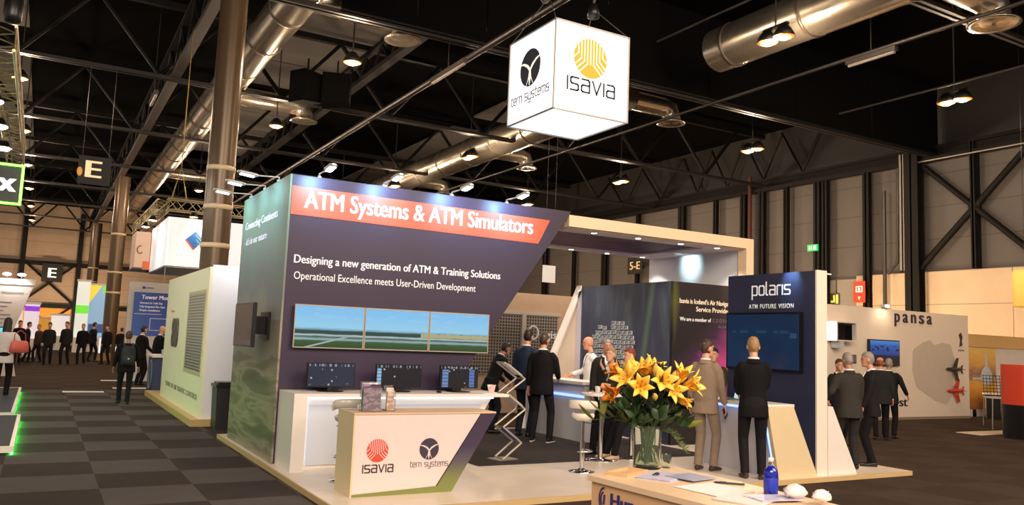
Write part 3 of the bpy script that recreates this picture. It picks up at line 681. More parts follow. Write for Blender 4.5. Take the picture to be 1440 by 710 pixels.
MB().prism([(2.88, PZ), (4.0, PZ), (4.52, FZ-.014), (4.335, FZ-.014), (3.83, .125), (2.88, .085)], 'y', 8.085, 8.56).build('slanted_band', node_mat('green_purple_print', bandgrad, .45), fc)
M_RED = mat('emblem_red', (212, 78, 58), .5, var=.02); M_PALE = mat('emblem_pale', (232, 208, 204), .5, var=0); M_NAVYLOGO = mat('emblem_navy', (62, 54, 70), .5, var=.02)
isavia_mark((3.135, 8.0995, .52), (1, 0, 0), (0, 0, 1), .118, M_RED, M_PALE, fc)
strokes('isavia', 'logo_lettering', (2.985, 8.0995, .30), (1, 0, 0), (0, 0, 1), .33, .155, M_INK, fc, .30)
tern_mark((3.72, 8.0995, .52), (1, 0, 0), (0, 0, 1), .112, M_NAVYLOGO, M_PALE, fc)
strokes('tern systems', 'logo_lettering', (3.51, 8.0995, .335), (1, 0, 0), (0, 0, 1), .44, .10, M_NAVYLOGO, fc, .30, 1.1)
settle(fc)
M_ACRYL = mat('clear_acrylic', (250, 252, 252), .05, trans=.92, ior=1.3, var=0)
def holder(x, y, wd, h, cols, label):
    t = thing('leaflet_holder', label, 'leaflet holder', (x, y, FZ+.004))
    MB().box(-wd/2, wd/2, -.05, -.046, 0, h*.8).box(-wd/2, wd/2, .046, .05, 0, h).box(-wd/2, wd/2, -.046, .046, 0, .006).box(-wd/2, -wd/2+.004, -.046, .046, .006, h*.78).box(wd/2-.004, wd/2, -.046, .046, .006, h*.78).build('acrylic_pocket', M_ACRYL, t)
    for k, c in enumerate(cols):
        MB().box(-wd/2+.01, wd/2-.01, -.03+.022*k, -.018+.022*k, .008, h*(.86+.05*k)).build('leaflet', node_mat('leaflet_print_%d_%d' % (c[0], k), lambda nt, v, c=c: mixc(nt, mth(nt, 'GREATER_THAN', noise(nt, v, 14, 2, (1, 1, 2)), .52), c, tuple(min(255, q+70) for q in c)), .35), t)
    return t
holder(3.10, 8.28, .215, .31, ((96, 60, 86), (70, 66, 96), (190, 180, 190)), 'wide clear leaflet holder with dark purple leaflets on the logo counter')
holder(3.315, 8.30, .10, .27, ((206, 150, 130), (236, 214, 204)), 'narrow clear leaflet holder with pale leaflets on the logo counter')
# ---- bar stools
M_SEATW = mat('stool_shell_white', (236, 226, 210), .4, var=.03); M_SEATD = mat('stool_pad', (150, 140, 128), .6)
def bar_stool(label, x, y, rz, zs=.72, z0=PZ, shell=M_SEATW, pad=M_SEATW):
    t = thing('bar_stool', label, 'stool', (x, y, z0), rz)
    MB().lathe([(.01, 0), (.20, 0), (.205, .012), (.06, .03), (.03, .06)], (0, 0, 0), 28).build('base', M_CHROME, t)
    MB().cyl((0, 0, .03), (0, 0, zs-.05), .024, .024, 14).cyl((0, 0, .03), (0, 0, zs*.55), .032, .032, 14).build('pole', M_CHROME, t)
    MB().tube([(.15*math.sin(a)*1.0, .02+.16*math.cos(a), .27) for a in [PI*i/12-.2 for i in range(15)]], .011, 8).tube([(0, 0, .27), (0.02, .17, .27)], .011, 6).build('footrest', M_CHROME, t)
    MB().lathe([(.01, zs-.07), (.10, zs-.065), (.165, zs-.03), (.18, zs), (.17, zs+.025), (.14, zs+.03), (.01, zs+.022)], (0, 0, 0), 28).build('seat', shell, t)
    rings = []
    for i in range(25):
        a = -R(118) + R(236)*i/24; c, s_ = math.sin(a), -math.cos(a); q = math.cos(a/2.35)**.8; lo = zs-.03+.125*q**.6; hi = zs+.03+.175*q**.8; o = .175+.025*q
        rings.append([Vector((c*o, s_*o, lo)), Vector((c*(o+.02), s_*(o+.02), lo)), Vector((c*(o+.03), s_*(o+.03), (lo+hi)/2)), Vector((c*(o+.02), s_*(o+.02), hi)), Vector((c*o, s_*o, hi)), Vector((c*(o+.006), s_*(o+.006), (lo+hi)/2))])
    MB().loft(rings).build('backrest', pad, t)
    MB().lathe([(.01, zs+.022), (.135, zs+.028), (.13, zs+.042), (.01, zs+.046)], (0, 0, 0), 24).build('seat_pad', M_SEATD, t)
    MB().cyl((.03, 0, zs-.09), (.16, 0, zs-.10), .006, .006, 6).build('lever', M_BLACK, t)
    for ch in t.children:
        if not ch.name.startswith('pole'): ch.scale = (.84, .84, 1)
    return t
bar_stool('grey bar stool behind the logo counter, against the lit counter', 3.12, 9.05, 2.3, .70, PZ, mat('stool_shell_grey', (170, 164, 154), .25), mat('stool_shell_grey'))
bar_stool('cream bar stool on a chrome pole in front of the lilies', 6.20, 8.78, -.8, .72)
# ---- folding zigzag literature rack
zr = thing('brochure_rack', 'silver zigzag folding brochure rack beside the lit counter', 'brochure rack', (5.76, 9.98, PZ))
M_ALU = mat('rack_aluminium', (200, 192, 180), .35, .7)
MB().rbox((-.05, 0, .012), (.34, .26, .02), (0, 0, .2)).build('foot', M_ALU, zr)
zz = [(-.11, .03), (.17, .24), (-.13, .46), (.21, .70), (-.10, .92), (.19, 1.12), (-.14, 1.34)]
for k, (a, b) in enumerate(zip(zz[:-1], zz[1:])):
    f = MB()
    for yy in (-.12, .12): f.tube([(a[0], yy, a[1]), (b[0], yy, b[1])], .014, 6)
    f.tube([(a[0], -.12, a[1]), (a[0], .12, a[1])], .012, 6); f.tube([(b[0], -.12, b[1]), (b[0], .12, b[1])], .012, 6)
    fr = f.build('pocket_frame', M_ALU, zr)
    if k in (1, 3, 5):
        a_, b_ = Vector((a[0], 0, a[1])), Vector((b[0], 0, b[1])); m_ = (a_+b_)/2; d = (b_-a_).normalized(); n_ = Vector((-d.z, 0, d.x))
        if n_.z < 0: n_ = -n_
        c = m_ + n_*.022
        MB().rbox(c, (.28, .21, .006), (0, -math.atan2(d.z, d.x), 0)).build('brochure', mat('brochure_white', (228, 222, 224), .5) if k != 1 else mat('brochure_blue', (80, 90, 170), .5), fr)
# ---- canopy
cn = thing('canopy', 'white canopy frame with downlights reaching right from the display wall', 'canopy')
M_FASCIA = mat('canopy_fascia', (240, 212, 176), .5, var=.02); M_SOFFIT = mat('canopy_soffit', (238, 234, 232), .6, var=.02)
MB().box(7.0, 11.02, 10.44, 10.54, 3.52, 3.70).build('front_beam', M_FASCIA, cn)
MB().box(7.0, 11.02, 13.05, 13.2, 3.52, 3.70).box(10.86, 11.02, 10.54, 13.05, 3.52, 3.70).box(7.0, 7.12, 10.56, 13.05, 3.52, 3.7).build('rim_beam', M_FASCIA, cn)
MB().box(7.05, 10.86, 10.54, 10.92, 3.505, 3.54).box(7.05, 10.86, 12.74, 13.05, 3.505, 3.54).box(10.25, 10.86, 10.92, 12.74, 3.505, 3.54).build('soffit', M_SOFFIT, cn)
def purple(nt, v):
    s = sep(nt, v); n = noise(nt, v, .9, 4, (.6, 1.6, 1), .8)
    return ramp(nt, n, [(.25, (22, 18, 26)), (.45, (44, 28, 44)), (.56, (112, 58, 104)), (.66, (70, 44, 76)), (.8, (30, 30, 42))])
MB().box(7.05, 10.27, 10.90, 12.76, 3.542, 3.56).build('ceiling_print', node_mat('canopy_aurora_print', purple, .5), cn)
MB().box(10.88, 11.0, 10.70, 13.18, 2.84, 3.52).build('white_end_panel', mat('panel_cool_white', (226, 228, 230), .5, var=.01), cn)
MB().box(10.84, 11.02, 10.44, 10.64, PZ, 3.52).build('post', M_FASCIA, cn)
M_DL = mat('downlight_lens', (255, 255, 255), .3, emit=(250, 248, 240), es=14, var=0)
for x, y in ((7.67, 10.70), (8.58, 10.70), (9.54, 10.72), (10.38, 10.70), (8.73, 12.92), (9.59, 12.92), (10.48, 12.92), (7.8, 12.92)):
    d = MB().lathe([(.045, 3.500), (.065, 3.498), (.068, 3.506), (.045, 3.506)], (x, y, 0), 20, closed=True).build('downlight', M_CHROME, cn)
    MB().lathe([(.001, 3.499), (.045, 3.499), (.045, 3.507), (.001, 3.507)], (x, y, 0), 18).build('lens', M_DL, d)
    lamp('downlight_beam', 'SPOT', (x, y, 3.47), DOWNLIGHT_W, (1.0, .86, .72), .05, (x, y, 0), 110, .7, cn)
lamp('panel_spot', 'SPOT', (10.42, 11.93, 3.48), 40, (.6, .88, 1.0), .05, (10.88, 11.93, 3.34), 78, .9, cn)
settle(cn)
# ---- inner purple block with the Iceland text and the map of picture tiles
def purplewall(nt, v):
    s = sep(nt, v)
    g = mth(nt, 'SUBTRACT', mth(nt, 'SUBTRACT', 1.0, mth(nt, 'MULTIPLY', mth(nt, 'ABSOLUTE', mth(nt, 'SUBTRACT', s[0], 10.65)), .62)), mth(nt, 'MULTIPLY', mth(nt, 'ABSOLUTE', mth(nt, 'SUBTRACT', s[2], 1.45)), .85))
    n = noise(nt, v, 2, 4, (1, 1, 2), 1.0)
    f = mth(nt, 'ADD', g, mth(nt, 'MULTIPLY', mth(nt, 'SUBTRACT', n, .5), .5))
    c = ramp(nt, f, [(.1, (34, 27, 30)), (.4, (60, 38, 66)), (.65, (128, 52, 118)), (.92, (196, 72, 146))])
    y = mth(nt, 'SUBTRACT', 1.0, mth(nt, 'MULTIPLY', mth(nt, 'ADD', mth(nt, 'MULTIPLY', mth(nt, 'ABSOLUTE', mth(nt, 'SUBTRACT', s[0], 9.42)), 6.0), mth(nt, 'ABSOLUTE', mth(nt, 'SUBTRACT', s[2], 2.5))), 1.2))
    return mixc(nt, mth(nt, 'MAXIMUM', mth(nt, 'MULTIPLY', y, .5), 0.0), c, (120, 122, 44))
def greywall(nt, v):
    s = sep(nt, v); n = noise(nt, v, 1.2, 4, (1, 1.6, .35), 1.2)
    c = ramp(nt, n, [(.3, (40, 45, 66)), (.5, (54, 61, 82)), (.62, (74, 88, 94)), (.8, (50, 59, 78))])
    r = mth(nt, 'SUBTRACT', 1.0, mth(nt, 'MULTIPLY', mth(nt, 'ABSOLUTE', mth(nt, 'ADD', mth(nt, 'SUBTRACT', s[1], 11.35), mth(nt, 'MULTIPLY', mth(nt, 'SUBTRACT', s[2], 2.0), .18))), 9.0))
    return mixc(nt, mth(nt, 'MAXIMUM', mth(nt, 'MULTIPLY', r, .6), 0.0), c, (98, 124, 104))
pb = thing('picture_wall', 'dark block wall with purple front text and a world map of picture tiles', 'display wall')
MB().box(9.37, 10.83, 10.70, 10.76, PZ, 2.84).build('purple_front', node_mat('purple_aurora_print', purplewall, .5), pb)
MB().box(9.34, 9.40, 10.76, 13.42, PZ, 2.84).build('grey_side', node_mat('grey_aurora_print', greywall, .5), pb)
MB().box(9.40, 10.83, 10.76, 13.42, PZ, 2.82).build('core', M_NAVY, pb)
M_TXTC = mat('lettering_cream', (246, 226, 200), .5, emit=(246, 226, 200), es=.25, var=0); M_TXTG = mat('lettering_grey', (130, 120, 128), .5, var=0)
text('Isavia is Iceland\u2019s Air Navigation', 'lettering', (9.52, 10.699, 2.475), (1, 0, 0), (0, 0, 1), 1.29, .085, M_TXTC, pb, .012)
text('Service Provider', 'lettering', (9.90, 10.699, 2.345), (1, 0, 0), (0, 0, 1), .80, .085, M_TXTC, pb, .012)
text('We are a member of', 'lettering', (9.53, 10.699, 2.17), (1, 0, 0), (0, 0, 1), .72, .066, M_TXT, pb, .01)
text('C O O P A N S', 'lettering', (10.29, 10.699, 2.17), (1, 0, 0), (0, 0, 1), .50, .07, M_TXTG, pb, 0)
text('ALLIANCE', 'lettering', (10.42, 10.699, 2.08), (1, 0, 0), (0, 0, 1), .36, .04, M_TXTG, pb, 0)
settle(pb)
# tiles that form the map
M_TILE = node_mat('picture_tile_print', lambda nt, v: mixc(nt, mth(nt, 'GREATER_THAN', noise(nt, v, 22, 2), .5), (64, 76, 92), (168, 176, 182)), .4)
M_TILEF = mat('tile_white', (206, 208, 210), .4)
rows = [(2.12, [(12.05, 12.35)]), (2.03, [(11.95, 12.45), (12.6, 12.85)]), (1.94, [(11.8, 12.35), (12.45, 12.9)]), (1.85, [(11.75, 12.2), (12.3, 12.95)]), (1.76, [(11.75, 12.95)]), (1.67, [(11.78, 13.0)]), (1.58, [(11.75, 12.9)]), (1.49, [(11.9, 13.05)]), (1.40, [(11.85, 12.5), (12.7, 13.05)]), (1.31, [(12.0, 12.4), (12.6, 12.9)]), (1.22, [(12.05, 12.25), (12.65, 12.85)])]
proto = None; nt_ = 0
for z, spans in rows:
    for a, b in spans:
        y = a
        while y < b:
            yy = y + random.uniform(-.02, .02); zz_ = z + random.uniform(-.012, .012)
            if proto is None:
                proto = thing('picture_tile', 'small framed picture tile of the world map on the dark block wall', 'picture tile', (9.33, yy, zz_), 0, 'picture tiles of the world map')
                MB().box(-.012, .008, -.055, .055, -.034, .034).build('frame', M_TILEF, proto); MB().box(-.014, -.0115, -.047, .047, -.026, .026).build('picture', M_TILE, proto)
            else:
                c = copy_tree(proto); c.location = (9.33, yy, zz_)
            y += .125
# slanted fin at the rear of the block
fn_ = thing('slanted_fin', 'white slanted fin panel left of the grey picture wall', 'panel')
MB().prism([(9.33, 2.83), (9.33, PZ), (8.15, PZ)], 'y', 13.44, 13.52).build('panel', mat('fin_beige', (226, 206, 184), .5, var=.02), fn_)
MB().prism([(9.33, 2.87), (9.33, 2.76), (8.17, PZ), (8.10, PZ)], 'y', 13.38, 13.56).build('white_edge', M_WHITE, fn_)
MB().box(9.24, 9.335, 13.38, 13.43, PZ, 2.75).build('upright_edge', mat('fin_lilac', (214, 204, 214), .5), fn_); settle(fn_)
# ---- polaris wall
po = thing('polaris_wall', 'navy blue wall with white polaris lettering and white end', 'display wall')
M_POL = node_mat('navy_print', lambda nt, v: mixc(nt, noise(nt, v, .9, 2), (38, 42, 66), (48, 54, 84)), .4)
MB().box(9.20, 9.23, 7.585, 9.23, PZ, 2.835).build('navy_face', M_POL, po)
MB().box(9.23, 9.40, 7.585, 9.23, PZ, 2.835).box(9.195, 9.405, 7.56, 7.585, PZ, 2.845).build('white_core', mat('pol_white', (236, 222, 206), .5, var=.02), po)
strokes('polaris', 'logo_lettering', (9.199, 8.735, 2.525), (0, -1, 0), (0, 0, 1), .71, .15, M_TXT, po, .30)
text('A\u200aT\u200aM  F\u200aU\u200aT\u200aU\u200aR\u200aE  V\u200aI\u200aS\u200aI\u200aO\u200aN', 'lettering', (9.199, 8.80, 2.325), (0, -1, 0), (0, 0, 1), .84, .065, M_TXT, po, .006)
MB().box(9.42, 9.55, 7.60, 7.62, 2.80, 2.82).build('cap', M_WHITE, po); settle(po)
lamp('polaris_spot', 'SPOT', (9.0, 8.0, 2.93), 26, (.45, .75, 1.0), .02, (9.2, 8.0, 2.74), 76, .9)
t = thing('wall_television', 'large wall television with dark blue picture below the polaris lettering', 'television')
MB().box(9.15, 9.195, 7.79, 9.21, 1.42, 2.265).build('housing', M_BEZEL, t)
def bluescreen(nt, v):
    s = sep(nt, v); n = noise(nt, v, 1.4, 3)
    c = mixc(nt, n, (10, 26, 52), (26, 58, 92))
    ln = mth(nt, 'MULTIPLY', mth(nt, 'LESS_THAN', mth(nt, 'ABSOLUTE', mth(nt, 'SUBTRACT', s[2], 1.98)), .02), mth(nt, 'GREATER_THAN', noise(nt, v, 5, 1, (0, 1, 0)), .5))
    c = mixc(nt, mth(nt, 'MULTIPLY', ln, .14), c, (70, 130, 170))
    q = mth(nt, 'MULTIPLY', mth(nt, 'LESS_THAN', mth(nt, 'ABSOLUTE', mth(nt, 'SUBTRACT', s[1], 7.92)), .06), mth(nt, 'LESS_THAN', mth(nt, 'ABSOLUTE', mth(nt, 'SUBTRACT', s[2], 1.93)), .035))
    return mixc(nt, mth(nt, 'MULTIPLY', q, .35), c, (70, 110, 160))
MB().box(9.143, 9.152, 7.82, 9.18, 1.45, 2.235).build('screen', node_mat('blue_map_screen', bluescreen, .15, True, .75), t); settle(t)
FIN = [(8.45, PZ), (9.185, PZ), (8.72, .985), (8.23, .985)]
tag(MB().prism(FIN, 'y', 7.54, 7.60).build('slanted_fin', M_CREAM, None, .004), 'cream slanted fin closing the near end of the polaris counter', 'panel')
tag(MB().prism([(9.42, .98), (9.52, .98), (10.02, PZ), (9.42, PZ)], 'y', 7.56, 7.66).build('slanted_fin', M_WHITE, None, .004), 'white slanted fin right of the polaris wall end', 'panel')
pc = thing('polaris_counter', 'grey-white counter with blue glowing rim under the polaris screen', 'counter')
M_BLUELED = mat('blue_led', (150, 180, 255), .4, emit=(130, 165, 255), es=LED_EMIT*.8, var=0)
M_PANELG = mat('counter_grey', (206, 204, 210), .5, var=.02)
MB().box(8.20, 8.80, 7.60, 9.0, .97, 1.01).build('worktop', M_WHITE, pc)
MB().prism([(8.50, PZ), (9.15, PZ), (8.70, .97), (8.28, .97)], 'y', 7.605, 8.98).build('cabinet', M_PANELG, pc)
MB().box(8.225, 8.25, 7.61, 8.98, .935, .968).tube([(8.455, 7.615, PZ+.02), (8.245, 7.615, .93)], .016, 6).build('led_strip', M_BLUELED, pc)
settle(pc)
t = thing('laptop', 'open laptop with pale blue screen on the polaris counter', 'laptop', (8.48, 8.42, 1.01), -PI/2-.35)
MB().box(-.16, .16, -.11, .11, 0, .016).build('keyboard_base', mat('laptop_grey', (90, 90, 94), .4), t)
ld = MB().rbox((0, .135, .105), (.32, .012, .21), (-.25, 0, 0)).build('lid', mat('laptop_grey', (90, 90, 94), .4), t)
MB().rbox((0, .127, .107), (.30, .004, .19), (-.25, 0, 0)).build('screen', mat('laptop_screen', (150, 200, 220), .3, emit=(150, 205, 225), es=.9, var=.1, scale=20), ld)
# ---- inner reception counter
ic = thing('inner_counter', 'white counter with blue-white glow where the men in suits talk', 'counter')
MB().box(7.90, 8.44, 11.22, 13.2, 1.02, 1.07).build('worktop', M_WHITE, ic)
MB().box(7.98, 8.40, 11.28, 13.15, PZ+.01, 1.02).build('cabinet', M_PANELG, ic)
MB().box(7.945, 7.978, 11.28, 13.15, .80, .84).build('led_strip', M_BLUELED, ic); settle(ic)
# ---- high table with paper cup
tb = thing('high_table', 'white round high table on a chrome pole behind the lilies', 'table', (7.1, 9.6, PZ))
MB().lathe([(.01, .91), (.30, .91), (.305, .92), (.305, .94), (.30, .945), (.01, .945)], (0, 0, 0), 32).build('top', M_WHITE, tb)
MB().cyl((0, 0, .02), (0, 0, .91), .035, .035, 16).build('pole', M_CHROME, tb); MB().lathe([(.01, .0), (.24, 0), (.24, .012), (.05, .035)], (0, 0, 0), 28).build('base', M_CHROME, tb)
cpz = thing('paper_cup', 'white paper cup on the round high table', 'cup', (6.95, 9.50, PZ+.945))
MB().lathe([(.001, 0), (.03, 0), (.042, .10), (.044, .104), (.040, .104), (.029, .004)], (0, 0, 0), 20).build('body', M_WHITE, cpz); MB().lathe([(.0335, .03), (.0375, .075), (.0365, .075), (.0325, .03)], (0, 0, 0), 20, closed=True).build('sleeve', mat('cup_sleeve', (196, 176, 150), .7), cpz)
# ================================================================== people
def bake(mb, mats, voxel, name, smooth=4):
    me = mb.mesh(name+'_tmp', mats); o = bpy.data.objects.new('tmp', me); COL.objects.link(o)
    r = o.modifiers.new('r', 'REMESH'); r.mode = 'VOXEL'; r.voxel_size = voxel; r.use_smooth_shade = True
    s = o.modifiers.new('s', 'SMOOTH'); s.iterations = smooth; s.factor = .5
    dg = bpy.context.evaluated_depsgraph_get(); out = bpy.data.meshes.new_from_object(o.evaluated_get(dg)); out.name = name
    bpy.data.objects.remove(o); bpy.data.meshes.remove(me)
    out.materials.clear()
    for x in (mats if isinstance(mats, (list, tuple)) else [mats]): out.materials.append(x)
    out.polygons.foreach_set('use_smooth', [True]*len(out.polygons))
    return out

def capsule(mb, pts, radii, n=12, sq=None):
    """tube with rounded ends"""
    pts = [Vector(p) for p in pts]; r = list(radii)
    d0 = (pts[0]-pts[1]).normalized(); d1 = (pts[-1]-pts[-2]).normalized()
    P = [pts[0]+d0*r[0]*.9, pts[0]+d0*r[0]*.6] + pts + [pts[-1]+d1*r[-1]*.6, pts[-1]+d1*r[-1]*.9]
    Q = [r[0]*.35, r[0]*.8] + r + [r[-1]*.8, r[-1]*.35]
    return mb.tube(P, Q, n, sq=sq)

def ik(a, t, l1, l2, pole):
    a = Vector(a); t = Vector(t); d = t-a; L = min(d.length, (l1+l2)*.995); d = d.normalized()
    ca = max(-1, min(1, (l1*l1+L*L-l2*l2)/(2*l1*L))); p = Vector(pole); p = (p-d*p.dot(d)).normalized()
    return a + d*l1*ca + p*l1*math.sqrt(max(0, 1-ca*ca)), a + d*L

M_SKIN = {'fair': mat('skin_fair', (214, 160, 132), .5, var=.05, scale=20), 'pink': mat('skin_pink', (208, 146, 118), .5, var=.05, scale=20), 'tan': mat('skin_tan', (178, 124, 96), .5, var=.05, scale=20)}
M_HAIR = {k: mat('hair_'+k, c, .6, var=.25, scale=40) for k, c in {'dark': (34, 26, 24), 'brown': (70, 48, 34), 'grey': (142, 132, 122), 'white': (190, 180, 168), 'ginger': (150, 78, 40), 'blond': (160, 122, 80), 'red': (124, 56, 34)}.items()}
def cloth(name, c): return mat('cloth_'+name, c, .85, var=.14, scale=12, bump=.25, bscale=18, spec=.2)
M_SHIRT = cloth('white', (232, 230, 228))
M_EYE = mat('eye_dark', (30, 24, 22), .3)
M_SOLE = mat('shoe_sole', (220, 216, 210), .6)
M_SHOE = mat('shoe_black', (18, 15, 14), .4)

def person(label, x, y, face, H=1.78, z0=0.0, jacket=None, trousers=None, hair=('dark', 'short'), skin='fair', shirt=M_SHIRT, lean=.02, twist=0.0, head_yaw=0.0, head_pitch=0.0, rh=None, lh=None, feet=((.10, 0), (-.10, 0)), foot_yaw=(-.15, .15), hip=None, vox=.011, long_coat=.0, shoes=None, sole=False, group=None, tie=None, wide=1.0, collar=True, extras=()):
    """faces local +Y; 'face' = world direction (fx, fy). All measures for a 1.78 m figure, scaled to H."""
    k = H/1.78; rz = math.atan2(-face[0], face[1])
    t = thing('person', label, 'person', (x, y, z0), rz, group); t.scale = (k, k, k)
    hipz = .93 if hip is None else hip
    hipc = Vector((0, 0, hipz)); u = Vector((0, math.sin(lean), math.cos(lean))); f = Vector((0, math.cos(lean), -math.sin(lean)))
    ct, st = math.cos(twist), math.sin(twist); rt = Vector((ct, st, 0)); f = Vector((-st*f.y, ct*f.y, f.z))
    def T(a, b, c): return hipc + rt*a + f*b + u*c
    sh = {1: T(.172*wide, -.01, .495), -1: T(-.172*wide, -.01, .495)}
    neck = T(0, -.015, .545); headc = T(0, .03, .735)
    hq = Matrix.Rotation(head_yaw+twist, 3, 'Z') @ Matrix.Rotation(-lean*.5-head_pitch, 3, 'X')
    def Hd(a, b, c): return headc + hq @ Vector((a, b, c))
    # legs
    legs = {}
    for s, (fx, fy), fyaw in ((1, feet[0], foot_yaw[0]), (-1, feet[1], foot_yaw[1])):
        hj = hipc + Vector((s*.095, 0, -.02)); an = Vector((fx, fy, .085)); fd = Vector((-math.sin(fyaw), math.cos(fyaw), 0))
        kn, an = ik(hj, an, .435, .42, fd + Vector((0, .3, .2 if hip is None else .5)))
        legs[s] = (hj, kn, an, fd)
    # arms
    arms = {}
    for s, tgt in ((1, rh), (-1, lh)):
        tg = Vector(tgt) if tgt is not None else T(s*.25, .03, -.10)
        el, wr = ik(sh[s], tg, .285, .255, Vector((s*.38, -1, -.45)))
        arms[s] = (el, wr)
    # -- body: one continuous skin surface with head, ears, nose, brow, hands and fingers
    b = MB()
    b.loft([[T(rx*math.cos(2*PI*j/16), ry*math.sin(2*PI*j/16)+oy, c) for j in range(16)] for c, rx, ry, oy in ((-.08, .13, .09, 0), (.05, .14, .095, 0), (.18, .125, .09, 0), (.34, .15, .10, .005), (.47, .15, .085, 0), (.53, .08, .06, -.01))])
    capsule(b, [neck - u*.03, neck+u*.05, Hd(0, -.012, -.06)], [.056, .053, .052])
    hs = []
    for c, rx, ry, oy in ((-.115, .030, .028, .052), (-.095, .048, .052, .036), (-.06, .060, .074, .014), (-.02, .068, .088, .0), (.03, .074, .094, -.004), (.07, .072, .090, -.006), (.10, .056, .070, -.008), (.118, .03, .036, -.01), (.122, .008, .01, -.01)):
        hs.append([Hd(rx*math.cos(2*PI*j/16), oy+ry*math.sin(2*PI*j/16), c) for j in range(16)])
    b.loft(hs)
    b.loft([[Hd(px*w_, py, pz) for px, py, pz in ((-1, .070, z_), (0, .070+d_, z_), (1, .070, z_), (0, .06, z_))] for z_, w_, d_ in ((.028, .009, .022), (.0, .013, .034), (-.022, .019, .044), (-.034, .016, .030))])
    b.sph(Hd(0, .075, .036), (.05, .020, .012), rot=(hq.to_euler())); b.sph(Hd(0, .079, -.062), (.026, .014, .014), rot=hq.to_euler()); b.sph(Hd(0, .066, -.10), (.024, .02, .016))
    for s in (1, -1): b.sph(Hd(s*.076, -.008, -.008), (.012, .022, .034), rot=hq.to_euler())
    for s in (1, -1):
        el, wr = arms[s]; capsule(b, [sh[s]-rt*s*.035-u*.03, (sh[s]+el)/2, el], [.036, .040, .038]); capsule(b, [el, (el*2+wr)/3, wr], [.038, .036, .027])
        d = (wr-el).normalized(); lat = d.cross(Vector((s*1.0, .25, 0))).normalized()   # across the palm
        if lat.length < .1: lat = Vector((0, 1, 0))
        nrm = lat.cross(d).normalized(); pc = wr + d*.05
        b.tube([wr, wr+d*.03, wr+d*.07, wr+d*.095], [.028, .038, .042, .036], 10, sq=(1, .45)) if False else b.loft([[wr+d*q+lat*math.cos(2*PI*j/10)*a_+nrm*math.sin(2*PI*j/10)*c_ for j in range(10)] for q, a_, c_ in ((-.01, .026, .02), (.03, .036, .016), (.07, .042, .015), (.095, .038, .012))])
        inw = -nrm if nrm.x*s > 0 else nrm
        for q, (off, L) in enumerate(((-.031, .072), (-.010, .08), (.011, .075), (.031, .060))):
            p0 = wr+d*.085+lat*off; p1 = p0+d*L*.5+inw*.010; p2 = p1+d*L*.38+inw*.024
            capsule(b, [p0, p1, p2], [.0095, .009, .0075], 8)
        fw = lat if lat.y > 0 else -lat
        capsule(b, [wr+d*.03+fw*.03, wr+d*.06+fw*.052+inw*.01, wr+d*.088+fw*.056+inw*.02], [.012, .0105, .008], 8)
    for s in (1, -1):
        hj, kn, an, fd = legs[s]; capsule(b, [hj, kn], [.075, .048]); capsule(b, [kn, (kn+an)/2, an], [.048, .044, .032])
        capsule(b, [an-Vector((0, 0, .02)), an+fd*.06-Vector((0, 0, .05))], [.028, .018])
    body = link('body', bake(b, M_SKIN[skin], min(vox, .0085) if vox < .02 else vox, 'body', 3), t)
    if vox < .02:
        e = MB()
        for s in (1, -1): e.sph(Hd(s*.031, .083, .012), (.010, .006, .006))
        e.build('eyes', M_EYE, body)
        MB().sph(Hd(0, .0905, -.062), (.021, .004, .004), rot=hq.to_euler()).build('mouth', mat('lips', (150, 84, 76), .5), body)
    # -- trousers
    g = MB(); tr = trousers
    g.loft([[hipc + Vector((rx*math.cos(2*PI*j/16), ry*math.sin(2*PI*j/16)-.01, c)) for j in range(16)] for c, rx, ry in ((-.12, .15, .105), (-.04, .175, .125), (.05, .168, .12), (.12, .15, .105))])
    for s in (1, -1):
        hj, kn, an, fd = legs[s]; capsule(g, [hj+Vector((0, 0, -.01)), hj.lerp(kn, .5), kn], [.095, .083, .068]); capsule(g, [kn, kn.lerp(an, .4), an+Vector((0, 0, .02))], [.068, .064, .056])
        g.cyl(an+Vector((0, 0, .05)), an+Vector((0, 0, -.025)), .055, .062, 12)
    link('trousers', bake(g, tr, max(vox, .014), 'trousers'), t)
    # -- shoes
    for s in (1, -1):
        hj, kn, an, fd = legs[s]; q = MB(); sd = Vector((-fd.y, fd.x, 0)); base = Vector((an.x, an.y, 0))
        if hip is not None: base.z = an.z-.085
        rings = []
        for fwd, wd, hz in ((-.075, .022, .05), (-.06, .034, .075), (-.01, .038, .085), (.05, .042, .065), (.11, .046, .05), (.16, .038, .038), (.185, .016, .026)):
            rings.append([base+fd*fwd+sd*wd*math.cos(a)+Vector((0, 0, max(.0, .012 if sole else 0)+hz*(math.sin(a)*.5+.5))) for a in [2*PI*j/12 for j in range(12)]])
        so = q.loft(rings).build('shoe', shoes or M_SHOE, t)
        if sole:
            l2 = MB(); rr = []
            for fwd, wd in ((-.08, .02), (-.06, .036), (0, .04), (.06, .045), (.12, .048), (.165, .04), (.19, .014)): rr.append([base+fd*fwd+sd*wd*math.cos(a)+Vector((0, 0, .012+.012*math.sin(a))) for a in [2*PI*j/10 for j in range(10)]])
            l2.loft(rr).build('sole', M_SOLE, so)
